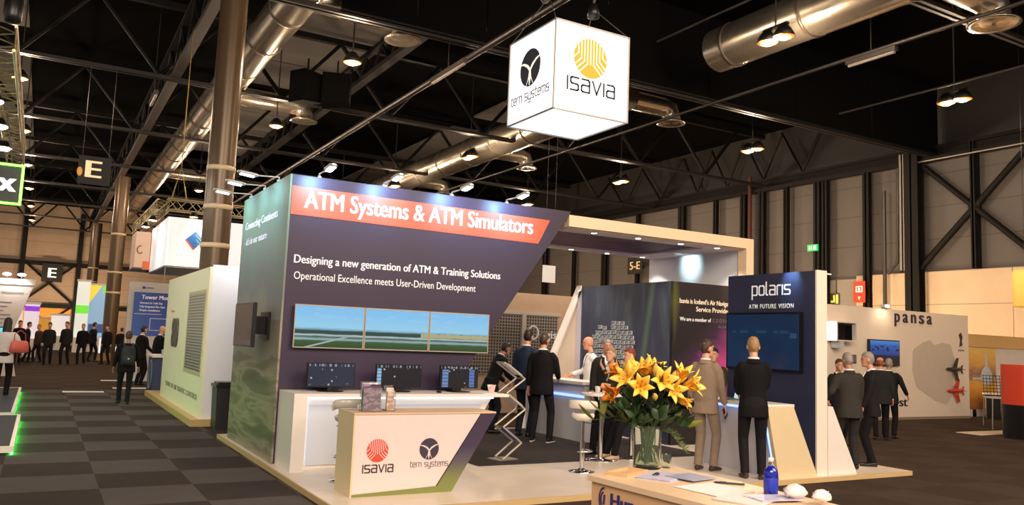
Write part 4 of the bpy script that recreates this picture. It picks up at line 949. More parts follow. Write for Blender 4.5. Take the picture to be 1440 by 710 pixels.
    # -- jacket or shirt
    if jacket is not None:
        j_ = MB(); lc = -.16-long_coat
        prof = ((lc, .195, .135, -.01), (lc*.45, .192, .135, -.008), (.02, .182, .128, 0), (.14, .170, .118, .0), (.28, .182, .124, .002), (.40, .196, .122, 0), (.47, .18, .105, -.005), (.525, .125, .085, -.012), (.56, .075, .066, -.014))
        j_.loft([[T(rx*wide*math.cos(2*PI*j/20), ry*wide*math.sin(2*PI*j/20)+oy, c) for j in range(20)] for c, rx, ry, oy in prof])
        for s in (1, -1):
            el, wr = arms[s]; d = (wr-el).normalized()
            capsule(j_, [sh[s]-u*.02-rt*s*.03, sh[s].lerp(el, .3), sh[s].lerp(el, .7), el], [.076, .070, .062, .056]); capsule(j_, [el, el.lerp(wr, .5)], [.056, .050]); j_.cyl(el.lerp(wr, .4), wr-d*.012, .051, .043, 12)
        jk = link('jacket' if jacket is not M_SHIRT else 'shirt', bake(j_, jacket, max(vox, .013), 'jacket', 5), t)
        if collar and vox < .02:
            c = MB(); n_ = 20
            def ring(rr, zz, fr): return [neck + rt*math.cos(2*PI*i/n_)*rr + f*(math.sin(2*PI*i/n_)*rr*1.05+.004) + u*(zz - (fr*max(0, math.sin(2*PI*i/n_)))) for i in range(n_)]
            c.loft([ring(.064, .0, .02), ring(.060, .055, .035), ring(.068, .056, .036), ring(.078, .005, .03)]); c.build('shirt_collar', shirt, t)
            c = MB(); c.loft([ring(.078, -.03, .05), ring(.068, .03, .06), ring(.078, .034, .06), ring(.100, -.02, .05)]); c.build('jacket_collar', jacket, jk)
            # shirt front showing between the lapels
            v = MB()
            fr = [(0, .30), (.055, .46), (.045, .54), (-.045, .54), (-.055, .46)]
            def chest(a, c): 
                yy = .124*wide*math.sqrt(max(0, 1-(a/(.19*wide))**2)) if c < .44 else .124-(c-.44)*.62
                return T(a, yy+.012, c)
            v.add([chest(a, c) for a, c in fr] + [chest(a, c)-f*.03 for a, c in fr], [(0, 1, 2, 3, 4), (9, 8, 7, 6, 5)] + [(i, i+5, (i+1) % 5+5, (i+1) % 5) for i in range(5)]); v.build('shirt_front', shirt, t)
            if tie: MB().add([chest(-.012, .52)+f*.006, chest(.012, .52)+f*.006, chest(.022, .34)+f*.006, chest(0, .31)+f*.006, chest(-.022, .34)+f*.006] + [chest(-.012, .52), chest(.012, .52), chest(.022, .34), chest(0, .31), chest(-.022, .34)], [(0, 1, 2, 3, 4), (9, 8, 7, 6, 5)] + [(i, i+5, (i+1) % 5+5, (i+1) % 5) for i in range(5)]).build('tie', tie, t)
    # -- hair
    hc, style = hair
    if style != 'bald':
        h = MB(); rings = []; N = 28; K = 18
        for i in range(K+1):
            a = -PI/2+PI*i/K; ring = []
            for j in range(N):
                th = 2*PI*j/N; ca_ = max(.02, math.cos(a))**.72; d = Vector((ca_*math.cos(th), ca_*math.sin(th), math.sin(a)))
                back = -d.y
                line = {'short': .46-.86*max(0, back)-.30*(1-abs(d.y)), 'long': .45-2.2*max(0, back+.35), 'fringe': .15-.75*max(0, back)}[style]
                on = max(0, min(1, (d.z-line)/.14+.5))
                if style == 'fringe': on *= max(0, min(1, (.62-d.z)/.12))*(1 if back > -.15 else 0)
                if style == 'short' and abs(d.x) > .8 and d.z < -.1 and d.y > -.3: on = 0
                th_ = {'short': 1.055, 'long': 1.14, 'fringe': 1.04}[style] + .02*math.sin(th*7+i)
                rr = .90+(th_-.90)*on
                dz = d.z*(.122 if d.z > 0 else .115)
                ring.append(Hd(d.x*.076*rr, -.004+d.y*.096*rr, dz*rr + .004*on))
            rings.append(ring)
        h.loft(rings); hb = h.build('hair', M_HAIR[hc], t)
        if style == 'long':
            l = MB(); l.loft([[Hd(rx*math.cos(2*PI*q/14), oy+ry*math.sin(2*PI*q/14), c) for q in range(14)] for c, rx, ry, oy in ((.02, .08, .06, -.05), (-.08, .088, .05, -.06), (-.18, .09, .045, -.075), (-.26, .07, .035, -.08))]); l.build('hair_length', M_HAIR[hc], hb)
    P = dict(T=T, Hd=Hd, arms=arms, neck=neck, u=u, f=f, rt=rt, t=t, sh=sh, k=k)
    return P

BK = cloth('black', (20, 18, 20)); BK2 = cloth('soft_black', (28, 26, 28)); NV = cloth('navy', (40, 50, 70)); NV2 = cloth('dark_navy', (24, 27, 36)); BG = cloth('beige', (150, 128, 108)); BG2 = cloth('beige_trousers', (138, 120, 102)); CH = cloth('charcoal', (54, 50, 46)); CH2 = cloth('charcoal_dark', (40, 38, 38)); GR = cloth('olive', (74, 70, 44)); BLUE = cloth('blue', (60, 70, 130)); LT = cloth('pale', (214, 204, 196)); BRN = cloth('brown', (86, 62, 46))
VIEW = Vector((.54, .84, 0))
def fwd(deg):            # direction the person faces: 0 = straight away from the photographer, positive = turned to the right
    a = R(30-0) ; a = a + R(deg); return (math.sin(a), math.cos(a))
# men in the middle of the stand
person('man in black suit seen from behind, nearest of the group at the inner counter', 7.26, 11.48, fwd(18), 1.78, PZ+.01, BK, BK2, ('brown', 'short'), 'pink', rh=(.20, .30, 1.05), lh=(-.26, .06, .82), feet=((.15, .02), (-.15, .02)), vox=.0095, wide=1.06, sole=True, head_yaw=-.1)
person('dark-haired man in blue-grey jacket standing behind the man in black suit', 7.42, 12.28, fwd(28), 1.84, PZ+.01, NV, NV2, ('dark', 'short'), 'pink', rh=(.18, .32, 1.1), lh=(-.26, .08, .86), vox=.0095, head_yaw=.25)
person('half-hidden person in black leaning behind the zigzag brochure rack', 7.05, 12.85, fwd(60), 1.66, PZ+.01, BK, NV2, ('dark', 'short'), 'tan', lean=.38, rh=(.2, .42, .96), lh=(-.18, .40, .96), vox=.012)
pw = person('bald man in white shirt with dark lanyard facing left beside the inner counter', 8.68, 12.1, fwd(-98), 1.76, PZ+.01, M_SHIRT, BK, ('grey', 'bald'), 'pink', rh=(.22, .30, 1.08), lh=(-.30, -.02, 1.02), vox=.0095, collar=False, lean=.04, head_pitch=.05)
MB().tube([pw['T'](.05, .135, .30), pw['T'](.085, .09, .50), pw['T'](.07, -.04, .575), pw['T'](-.07, -.04, .575), pw['T'](-.085, .09, .50), pw['T'](-.05, .135, .30)], .006, 6).build('lanyard', BK, pw['t'])
# at the round table behind the flowers
person('grey-haired man in dark clothes behind the seated woman at the round table', 8.16, 10.95, fwd(170), 1.72, PZ+.01, CH2, BK, ('grey', 'short'), 'pink', vox=.0095)
person('woman with pale scarf and hand at her mouth, seated at the high table', 7.67, 10.15, fwd(215), 1.66, PZ+.01, CH, BK, ('blond', 'short'), 'fair', rh=(.06, .17, 1.36), lh=(-.15, .34, 1.10), hip=.86, feet=((.12, .34), (-.10, .30)), vox=.0095, shirt=LT)
person('person with red hair seated behind the lilies at the high table', 7.60, 9.56, fwd(-110), 1.64, PZ+.01, BK2, BK, ('red', 'short'), 'fair', rh=(.16, .32, 1.06), lh=(-.14, .34, 1.06), hip=.88, feet=((.10, .36), (-.10, .32)), vox=.0095, shoes=mat('shoe_tan', (190, 160, 130), .6))
bar_stool('cream bar stool under the woman with the pale scarf', 7.70, 10.20, 2.2, .72)
bar_stool('dark bar stool under the red-haired person', 7.63, 9.57, .6, .66, PZ, M_SEATD, M_SEATD)
# at the polaris counter
G = person('man in beige suit with dark hair standing in profile at the polaris counter', 7.98, 8.42, fwd(38), 1.76, PZ, BG, BG2, ('brown', 'short'), 'fair', rh=(.26, .10, .84), lh=(-.24, .05, .84), vox=.0085, head_yaw=-.45, shoes=mat('shoe_brown', (60, 40, 30), .4), feet=((.11, .05), (-.08, -.03)))
el, wr = G['arms'][1]
t = MB().rbox((0, 0, 0), (.012, .09, .17)).build('folded_leaflet', mat('phone_dark', (52, 44, 42), .4)); tag(t, 'dark folded leaflet held in the hand of the man in beige suit', 'leaflet')
hw = Matrix.Translation(G['t'].location) @ Matrix.Rotation(G['t'].rotation_euler.z, 4, 'Z') @ Matrix.Scale(G['k'], 4)
t.location = hw @ (wr + (wr-el).normalized()*.10 + Vector((-.03, .03, -.01))); t.rotation_euler = (.7, .1, G['t'].rotation_euler.z)
person('person in green and black behind the polaris counter, partly hidden by the man in beige', 9.20, 9.52, fwd(205), 1.66, PZ, GR, BK, ('dark', 'short'), 'fair', rh=(.24, .36, 1.14), lh=(-.10, .36, 1.30), vox=.0095)
person('man in black suit with short fair hair, back turned, at the polaris counter', 8.10, 7.66, fwd(8), 1.81, PZ, BK, BK2, ('blond', 'short'), 'fair', rh=(.12, .34, 1.05), lh=(-.14, .34, 1.05), vox=.0085, wide=.98, shoes=mat('shoe_brown', (60, 40, 30), .4), feet=((.11, .02), (-.09, .06)))
# right of the polaris wall
person('grey-haired man in charcoal suit leaning on the slanted white fin, back turned', 10.36, 7.93, fwd(-8), 1.66, PZ, CH, CH2, ('grey', 'short'), 'tan', rh=(.22, .14, .9), lh=(-.34, .22, 1.02), vox=.0095, lean=.05, wide=1.05, feet=((.06, -.04), (-.16, .08)))
person('grey-haired man in glasses and dark suit in profile facing left beside the man in charcoal', 10.93, 8.0, fwd(-72), 1.68, PZ, BK2, BK, ('grey', 'short'), 'pink', rh=(.25, .10, .86), lh=(-.20, .16, .86), vox=.0095, tie=NV2, wide=1.05)
person('short-haired person in dark top facing the camera behind the charcoal suit', 13.25, 10.4, fwd(172), 1.60, 0, BK2, BK, ('brown', 'short'), 'pink', vox=.011)
person('ginger bald-headed man in dark grey suit seen from behind near the white wall', 15.0, 10.75, fwd(20), 1.66, 0, CH2, BK, ('ginger', 'fringe'), 'pink', vox=.011, wide=1.12)
person('man in dark suit standing behind the ginger man, right arm bent', 15.55, 10.95, fwd(35), 1.64, 0, BK2, BK, ('grey', 'short'), 'tan', rh=(.36, .12, .98), vox=.011, wide=1.1)
# aisle on the left
bp = person('man in black walking away along the aisle with a dark backpack', 1.72, 19.9, fwd(-30), 1.58, 0, BK, BK2, ('brown', 'short'), 'tan', rh=(.30, .06, .82), lh=(-.30, .02, .82), vox=.012, feet=((.07, -.12), (-.10, .16)), wide=1.1, collar=False)
bag = thing('backpack', 'dark backpack on the back of the man walking down the aisle', 'backpack', bp['t'].location, bp['t'].rotation_euler.z); bag.scale = bp['t'].scale
b = MB(); T_ = bp['T']
b.loft([[T_(rx*math.copysign(abs(math.cos(2*PI*j/20))**.6, math.cos(2*PI*j/20)), -.235+ry*math.copysign(abs(math.sin(2*PI*j/20))**.6, math.sin(2*PI*j/20)), c) for j in range(20)] for c, rx, ry in ((.02, .12, .05), (.04, .155, .085), (.2, .165, .095), (.38, .155, .085), (.47, .125, .06), (.49, .08, .03))]); b.build('pack', mat('pack_nylon', (30, 34, 42), .7, var=.2, scale=14), bag)
MB().loft([[T_(rx*math.cos(2*PI*j/16), -.335+ry*math.sin(2*PI*j/16), c) for j in range(16)] for c, rx, ry in ((.06, .09, .02), (.08, .12, .035), (.24, .12, .035), (.27, .09, .02))]).build('front_pocket', mat('pack_pocket', (40, 44, 54), .7, var=.2, scale=14), bag)
for s in (1, -1): MB().tube([T_(s*.10, -.16, .10), T_(s*.15, .0, .22), T_(s*.13, .15, .36), T_(s*.11, .10, .52), T_(s*.10, -.10, .56), T_(s*.09, -.19, .46)], .018, 8, sq=(1.2, .5)).build('strap', mat('pack_strap', (24, 26, 30), .7), bag)
MB().sph(T_(.0, -.372, .18), (.022, .006, .022)).build('badge', mat('badge_grey', (170, 176, 186), .5), bag)
person('young dark-haired man in black at the blue counter, turned to the right', 2.62, 26.2, fwd(30), 1.72, 0, BK, BK2, ('dark', 'short'), 'fair', vox=.014, rh=(.2, .25, 1.0))
person('bald man in black suit bending over the blue counter', 2.95, 25.3, fwd(40), 1.74, 0, BK, BK2, ('grey', 'bald'), 'fair', vox=.014, lean=.12, rh=(.2, .42, 1.0), wide=1.1)
wm = person('woman in cream top with long dark hair at the left edge of the aisle', -.62, 20.9, fwd(-25), 1.70, .06, LT, BK, ('dark', 'long'), 'fair', vox=.012, rh=(.30, .16, 1.0), collar=False)
sb = thing('shoulder_bag', 'coral red shoulder bag carried by the woman in cream', 'bag', (-.36, 20.76, 1.05), .5)
MB().loft([[Vector((rx*math.cos(2*PI*j/16), ry*math.sin(2*PI*j/16), z)) for j in range(16)] for z, rx, ry in ((-.02, .16, .05), (.0, .21, .085), (.12, .20, .085), (.22, .17, .05), (.24, .13, .02))]).build('pouch', mat('bag_coral', (206, 96, 84), .5, var=.1), sb)
MB().tube([(-.12, 0, .22), (-.13, -.02, .38), (-.02, -.04, .47), (.10, -.02, .38), (.12, 0, .22)], .012, 6).build('handle', mat('bag_coral_dark', (170, 70, 62), .5), sb)
# visitors far down the aisle
far = [(28, 465, 1.75, 38.5, 140, BK, 'dark', 'visitor in black far down the aisle, leftmost of the distant group'), (36, 466, 1.7, 40.5, 60, BK2, 'dark', 'visitor in black partly behind the leftmost distant visitor'), (47, 470, 1.62, 41, 200, BRN, 'blond', 'distant visitor in brown jacket facing the camera'), (60, 466, 1.72, 38.6, 160, CH2, 'dark', 'distant visitor in grey walking with one leg forward'), (79, 464, 1.78, 38.8, 180, CH2, 'brown', 'distant visitor with open grey jacket in the middle of the group'), (97, 467, 1.72, 39.2, 170, BK, 'grey', 'distant visitor with badge and pale tie'), (109, 464, 1.8, 42.5, 30, BK2, 'dark', 'distant visitor in black turned away by the second column'), (126, 468, 1.72, 39.8, 195, BK2, 'dark', 'distant visitor with pale shirt showing, rightmost of the aisle group'), (148, 470, 1.6, 42.5, 0, BK2, 'dark', 'distant visitor next to the second brown column')]
for px, hy, hh, yy, ang, cl_, hr, lb in far:
    xx = {28: -.72, 36: -.45, 47: -.02, 60: .35, 79: .98, 97: 1.60, 109: 2.15, 126: 2.58, 148: 3.45-.12}[px]
    person(lb, xx, yy, fwd(ang), hh, 0, cl_, BK2, (hr, 'short'), 'fair', vox=.024, feet=((.10, .12), (-.10, -.10)))
# ================================================================== hanging light box
cb = thing('hanging_light_box', 'big glowing white cube with two logos hanging from the roof', 'light box')
CX, CY, CZ, CS = 6.15, 9.68, 5.09, 1.345
M_BOX = mat('box_fabric', (250, 250, 250), .6, emit=(255, 252, 250), es=BOX_EMIT, var=0)
M_BOXB = mat('box_fabric_under', (240, 250, 250), .6, emit=(236, 250, 252), es=BOX_EMIT*.86, var=0)
M_BFRAME = mat('box_frame', (176, 168, 164), .4, .5)
c = MB(); c.box(CX+.01, CX+CS-.01, CY+.01, CY+CS-.01, CZ+.01, CZ+CS-.01); c.m[0] = 1
c.build('fabric', [M_BOX, M_BOXB], cb)
g = MB(); q = .011
for x in (CX, CX+CS):
    for y in (CY, CY+CS): g.box(x-q, x+q, y-q, y+q, CZ-q, CZ+CS+q)
for z in (CZ, CZ+CS):
    for y in (CY, CY+CS): g.box(CX, CX+CS, y-q, y+q, z-q, z+q)
    for x in (CX, CX+CS): g.box(x-q, x+q, CY, CY+CS, z-q, z+q)
g.build('frame', M_BFRAME, cb)
M_GOLD = mat('emblem_gold', (224, 164, 50), .6, emit=(228, 172, 60), es=.36, var=0); M_BOXL = mat('emblem_line_white', (250, 244, 226), .6, emit=(250, 244, 226), es=.9, var=0); M_DKLOGO = mat('emblem_graphite', (40, 40, 50), .6, emit=(50, 50, 62), es=.3, var=0)
isavia_mark((CX+.635, CY+.008, CZ+.865), (1, 0, 0), (0, 0, 1), .305, M_GOLD, M_BOXL, cb)
strokes('isavia', 'logo_lettering', (CX+.235, CY+.009, CZ+.335), (1, 0, 0), (0, 0, 1), .86, .15, M_DKLOGO, cb, .30)
tern_mark((CX+.008, CY+.71, CZ+.80), (0, -1, 0), (0, 0, 1), .295, M_DKLOGO, M_BOXL, cb)
strokes('tern systems', 'logo_lettering', (CX+.008, CY+1.25, CZ+.30), (0, -1, 0), (0, 0, 1), 1.10, .15, M_DKLOGO, cb, .30, 1.1)
g = MB()
for x, y in ((CX, CY+CS), (CX, CY), (CX+CS, CY), (CX+CS, CY+CS)):
    ax = CX+.25 if x == CX else CX+CS-.25
    g.tube([(x, y, CZ+CS), (ax, CY+.62, CZ+CS+.62)], .008, 5)
g.build('sling', M_STEEL, cb); settle(cb)
for k, (x, lb) in enumerate(((CX+.25, 'left chain hoist over the light box'), (CX+CS-.25, 'right chain hoist over the light box'))):
    t = thing('chain_hoist', lb, 'hoist', (x, CY+.62, CZ+CS+.62))
    MB().tube([(0, 0, 0), (0, 0, .18)], .02, 6).tube([(0, 0, .10), (.03, 0, .16), (0, 0, .2)], .012, 6).build('hook', M_STEEL, t)
    if k == 0: MB().lathe([(.01, -.12), (.055, -.11), (.075, -.05), (.085, .1), (.085, .3), (.06, .36), (.01, .37)], (-.07, .0, .0), 16).build('chain_bag', mat('hoist_brown', (58, 44, 34), .5), t)
    else: MB().lathe([(.01, -.16), (.10, -.14), (.09, -.02), (.05, .08), (.02, .1)], (0, 0, 0), 14).build('motor', M_BLACK, t)
    MB().tube([(0, 0, .2), (0, 0, 11.3-(CZ+CS+.62))], .025 if k else .012, 6).build('chain', M_STEEL, t)

# ================================================================== foreground desk
DZ = .95
M_DESK = mat('desk_maple', (226, 178, 132), .45, var=.05); M_DESKTOP = mat('desk_top_maple', (236, 204, 168), .3, var=.04)
dk = thing('information_desk', 'peach-coloured information desk in front carrying the lilies', 'counter')
MB().prism([(2.83, 3.90), (3.53, 4.12), (3.50, 1.9), (2.96, 1.9)], 'z', 0, DZ-.03).build('body', M_DESK, dk)
MB().prism([(2.81, 3.92), (3.56, 4.16), (3.52, 1.88), (2.94, 1.88)], 'z', DZ-.03, DZ).build('worktop', M_DESKTOP, dk)
dl = Vector((2.96-2.83, 1.9-3.90, 0)).normalized(); nrm = Vector((dl.y, -dl.x, 0))
M_HUN = mat('lettering_violet', (58, 44, 110), .5, var=0)
def onface(d, z): p_ = Vector((2.83, 3.90, 0)) + dl*d - Vector((.003, 0, 0)); return (p_.x, p_.y, z)
text('HungaroControl', 'lettering', onface(.175, .805), dl, (0, 0, 1), .78, .075, M_HUN, dk, .03)
sw = MB(); M_ = frame_matrix(onface(.115, .835), dl, (0, 0, 1))
for r0, a0, a1 in ((.05, 1.6, 4.4), (.032, 1.9, 3.9)):
    pts = [(r0*math.cos(a0+(a1-a0)*i/12)*.8, r0*1.25*math.sin(a0+(a1-a0)*i/12)) for i in range(13)]; ribbon(sw, pts, .007, M_, .0005)
ribbon(sw, [(.0, -.02), (.004, .02)], .012, M_, .0006); sw.build('swirl_emblem', M_HUN, dk)
settle(dk)
# vase
VX, VY = 3.34, 4.03
vs = thing('glass_vase', 'clear cylindrical glass vase holding the orange lilies', 'vase', (VX, VY, DZ))
MB().lathe([(.001, 0), (.082, 0), (.086, .006), (.086, .258), (.083, .262), (.080, .258), (.080, .016), (.001, .014)], (0, 0, 0), 40).build('glass', mat('vase_glass', (240, 248, 246), .03, trans=.98, ior=1.05, var=0), vs)
wt = MB().lathe([(.001, .0155), (.0785, .0165), (.0785, .13), (.001, .13)], (0, 0, 0), 32).build('water', mat('vase_water', (214, 224, 204), .02, trans=.98, ior=1.03, var=0), vs); wt['kind'] = 'stuff'
# lilies
def petalmat(nt, v):
    s = sep(nt, v); d = mth(nt, 'POWER', mth(nt, 'ADD', mth(nt, 'ADD', mth(nt, 'POWER', s[0], 2), mth(nt, 'POWER', s[1], 2)), mth(nt, 'POWER', s[2], 2)), .5)
    return ramp(nt, mth(nt, 'DIVIDE', d, .13), [(0, (214, 140, 24)), (.25, (246, 176, 40)), (.7, (252, 194, 60)), (1, (254, 210, 96))])
M_PETAL = node_mat('lily_petal', petalmat, .5)
M_PETAL2 = node_mat('lily_petal_orange', lambda nt, v: mixc(nt, noise(nt, v, 18, 2), (226, 116, 10), (250, 150, 30)), .5)
M_STEM = mat('lily_stem', (74, 92, 40), .5, var=.2, scale=20); M_LEAF = mat('lily_leaf', (44, 66, 30), .5, var=.35, scale=9); M_LEAF2 = mat('leaf_yellow_green', (120, 122, 44), .5, var=.3, scale=9); M_LEAF3 = mat('leaf_dark', (28, 44, 24), .5, var=.3, scale=9)
M_ANTHER = mat('lily_anther', (110, 54, 16), .7); M_BUD = mat('lily_bud', (206, 176, 84), .5, var=.15, scale=20)
for m_ in (M_PETAL, M_PETAL2): m_.node_tree.nodes['Principled BSDF'].inputs['Subsurface Weight'].default_value = .0
def blade(mb, M, L, wd, curl, cup=.25, n=9, tip=.0, base=.12):
    """leaf or petal: strip of 5 points per row along local +Z bending towards +X"""
    rows = []; ang = 0; p = Vector((0, 0, 0))
    for i in range(n+1):
        s = i/n; wv = wd*(base+(1-base)*math.sin(PI*min(1, s**.8*.97+.03))) if s < .97 else wd*.06
        d = Vector((math.sin(ang), 0, math.cos(ang))); nn = Vector((math.cos(ang), 0, -math.sin(ang)))
        rows.append([M @ (p + Vector((0, y*wv, 0)) - nn*(cup*wv*(1-y*y)) ) for y in (-1, -.5, 0, .5, 1)])
        p = p + d*L/n; ang += curl/n*(.4+1.2*s)
    th = []
    for r_ in rows: th.append(r_)
    o = len(mb.v)
    vs_ = [q for r_ in rows for q in r_]; fs = []
    for i in range(n):
        for j in range(4): fs.append((i*5+j, i*5+j+1, (i+1)*5+j+1, (i+1)*5+j))
    mb.add(vs_, fs, 0, True)
def lily(pos, direc, size, label, m, open_=1.0, roll=0.0, bud=False):
    pos = Vector(pos); d = Vector(direc).normalized()
    mouth = Vector((VX, VY, DZ+.24)) + Vector((random.uniform(-.05, .05), random.uniform(-.05, .05), 0))
    t = thing('lily', label, 'flower', (mouth.x, mouth.y, DZ+.03)); t0 = Vector(t.location)
    foot = Vector((VX+random.uniform(-.05, .05), VY+random.uniform(-.05, .05), DZ+.03))
    a = pos - d*size*.5; mid = mouth.lerp(a, .55)+Vector((0, 0, .03))
    MB().tube([foot-t0, mouth-t0, mid-t0, (a-d*.03)-t0, a-t0], [.004, .0045, .004, .004, .005], 7).build('stem', M_STEM, t)
    q = d.to_track_quat('Z', 'Y').to_matrix().to_4x4(); base = Matrix.Translation(a-t0) @ q @ Matrix.Rotation(roll, 4, 'Z')
    if bud:
        MB().loft([[base @ Vector((r_*math.cos(2*PI*j/12), r_*math.sin(2*PI*j/12), z*size)) for j in range(12)] for z, r_ in ((0, .006), (.2, .014), (.5, .019), (.8, .014), (1.0, .003))]).build('bud', M_BUD, t); return t
    fl = bpy.data.objects.new('bloom', None)
    pm = MB()
    for i in range(6):
        M = Matrix.Rotation(i*PI/3+random.uniform(-.08, .08), 4, 'Z') @ Matrix.Rotation(.30*open_, 4, 'Y')
        blade(pm, M, size*(1.10 if i % 2 else 1.04), size*(.25 if i % 2 else .18), (1.0 if i % 2 else 1.25)*open_*random.uniform(.85, 1.1), .3, 9)
    o = pm.build('petals', m, t); o.matrix_local = base
    sd = o.modifiers.new('thick', 'SOLIDIFY'); sd.thickness = .0016; sd.offset = 0
    st = MB()
    for i in range(6):
        a_ = i*PI/3+.5; tip = Vector((.22*size*math.cos(a_), .22*size*math.sin(a_), .72*size))
        st.tube([(0, 0, .05*size), tip*.5+Vector((0, 0, .05*size)), tip], .0013, 5)
    st.tube([(0, 0, 0), (.02*size, 0, .8*size)], .0018, 5); s_ = st.build('stamen', M_BUD, t); s_.matrix_local = base
    an = MB()
    for i in range(6):
        a_ = i*PI/3+.5; tip = Vector((.22*size*math.cos(a_), .22*size*math.sin(a_), .72*size)); an.sph(tip, (.003, .008, .003), n=6, k=4, rot=(0, 0, a_))
    z = an.build('anther', M_ANTHER, s_)
    return t
RT = Vector((.865, -.5, 0)); TO = Vector((-.5, -.86, 0)); UP = Vector((0, 0, 1))
def dv(r, u, t_): return RT*r + UP*u + TO*t_
LL = [((3.08, 4.06, 1.41), dv(-.7, -.35, .5), .15, 'deep orange lily hanging lowest on the left side of the bouquet', M_PETAL2, 1.0),
 ((3.12, 3.98, 1.51), dv(-.6, .45, .6), .17, 'large yellow lily at the left front of the bouquet', M_PETAL, 1.1),
 ((3.19, 3.92, 1.46), dv(-.1, .1, 1), .16, 'yellow lily facing forward, left of the middle of the bouquet', M_PETAL, 1.0),
 ((3.27, 4.0, 1.57), dv(-.35, .8, .4), .15, 'yellow lily at the top of the bouquet, left of the topmost pair', M_PETAL, 1.0),
 ((3.36, 4.0, 1.58), dv(.35, .9, .3), .15, 'yellow lily at the top of the bouquet, right of the topmost pair', M_PETAL, 1.0),
 ((3.32, 3.87, 1.50), dv(.1, .25, .9), .17, 'golden lily facing forward in the centre of the bouquet', M_PETAL, 1.0),
 ((3.48, 3.88, 1.54), dv(.25, .85, .35), .16, 'upright golden lily at the right of the bouquet', M_PETAL, .8),
 ((3.55, 3.85, 1.48), dv(.85, .25, .45), .17, 'yellow lily pointing out to the right of the bouquet', M_PETAL, 1.0),
 ((3.49, 3.87, 1.375), dv(.7, -.3, .5), .12, 'half-open yellow lily drooping low on the right side', M_PETAL, .55),
 ((3.15, 4.12, 1.54), dv(-.7, .6, .1), .14, 'orange lily pointing up and left behind the large yellow one', M_PETAL2, .9),
 ((3.40, 3.86, 1.44), dv(.5, -.1, .9), .15, 'golden lily just right of the bouquet centre', M_PETAL, 1.0),
 ((3.30, 4.15, 1.55), dv(.1, .6, -.7), .15, 'yellow lily on the far side of the bouquet', M_PETAL, 1.0)]
for p_, d_, s_, lb, m_, op in LL: lily(p_, d_, s_*.84, lb, m_, op, random.random()*2)
for p_, d_, lb in (((3.25, 3.86, 1.40), dv(-.2, .4, .8), 'closed lily bud below the central golden lily'), ((3.43, 3.90, 1.52), dv(.3, .9, .2), 'closed lily bud beside the upright golden lily'), ((3.31, 3.93, 1.56), dv(0, 1, .3), 'closed lily bud between the topmost pair')): lily(p_, d_, .085, lb, M_PETAL, bud=True)
def spray(end, label, m, nl, L, wd, droop=.3, fuzzy=False):
    end = Vector(end); mouth = Vector((VX, VY, DZ+.24)) + (end-Vector((VX, VY, end.z))).normalized()*.05
    t = thing('foliage_sprig', label, 'foliage', (mouth.x, mouth.y, DZ+.04)); t0 = Vector(t.location)
    foot = Vector((VX+random.uniform(-.05, .05), VY+random.uniform(-.05, .05), DZ+.04)); mid = mouth.lerp(end, .5)+Vector((0, 0, .05))
    path = [foot, mouth, mid, end]; MB().tube([p_-t0 for p_ in path], [.0035, .0035, .003, .0015], 6).build('stem', M_STEM, t)
    lm = MB()
    for i in range(nl):
        s = .12+.88*i/(nl-1); q = mouth.lerp(mid, s*2) if s < .5 else mid.lerp(end, s*2-1)
        az = i*2.4+random.uniform(-.4, .4); el_ = random.uniform(.3, 1.3)
        d = Vector((math.cos(az)*math.sin(el_), math.sin(az)*math.sin(el_), math.cos(el_))) + (end-mouth).normalized()*.5
        M = Matrix.Translation(q-t0) @ d.normalized().to_track_quat('Z', 'Y').to_matrix().to_4x4() @ Matrix.Rotation(random.uniform(0, 6.28), 4, 'Z')
        blade(lm, M, L*random.uniform(.75, 1.2), wd*random.uniform(.8, 1.2), droop*random.uniform(.5, 2.2), .2, 6)
    o = lm.build('leaves', m, t); o['kind'] = 'stuff'
    return t
S_ = [((3.17, 4.0, 1.38), 'dark green leaves under the left lilies', M_LEAF, 16, .11, .018), ((3.30, 3.9, 1.42), 'dense dark leaves in the middle of the bouquet', M_LEAF3, 20, .11, .020), ((3.44, 3.92, 1.42), 'dark green leaves under the right lilies', M_LEAF, 18, .11, .019), ((3.35, 3.95, 1.54), 'dark glossy leaves between the topmost lilies', M_LEAF3, 15, .10, .018), ((3.5, 3.95, 1.30), 'mid-green leaves low on the right side', M_LEAF, 16, .10, .02), ((3.2, 4.05, 1.25), 'mid-green leaves above the vase rim on the left', M_LEAF, 14, .10, .02), ((3.38, 3.88, 1.30), 'dark leaves just above the vase rim facing forward', M_LEAF3, 18, .11, .021), ((3.42, 4.1, 1.38), 'dark leaves at the back of the bouquet', M_LEAF3, 16, .12, .02), ((3.25, 3.90, 1.33), 'dark leaves left of the vase middle', M_LEAF3, 16, .10, .019)]
for e_, lb, m_, nl, L, wd in S_: spray(e_, lb, m_, nl, L, wd)
for e_, lb in (((3.08, 4.02, 1.30), 'broad dark leaves low on the left of the bouquet'), ((3.56, 3.90, 1.33), 'broad dark leaves low on the right of the bouquet'), ((3.30, 3.86, 1.26), 'broad dark leaves hanging over the front of the vase rim'), ((3.47, 3.86, 1.22), 'broad dark leaves beside the feathery sprig'), ((3.16, 3.95, 1.20), 'broad dark leaves hanging left of the vase rim')): spray(e_, lb, random.choice((M_LEAF, M_LEAF3)), 17, .12, .024, .6)
spray((3.02, 4.16, 1.235), 'long yellow-green leaf blades reaching out to the left', M_LEAF2, 7, .18, .02, .15)
spray((3.62, 3.95, 1.20), 'yellow-green leaves reaching out to the right', M_LEAF2, 7, .12, .02, .3)
spray((3.58, 3.93, 1.04), 'feathery green sprig drooping at the right of the vase', mat('feather_green', (92, 104, 58), .6, var=.3, scale=20), 60, .035, .005)
spray((3.56, 3.98, 1.12), 'second feathery sprig drooping behind the first', mat('feather_green'), 50, .035, .005)
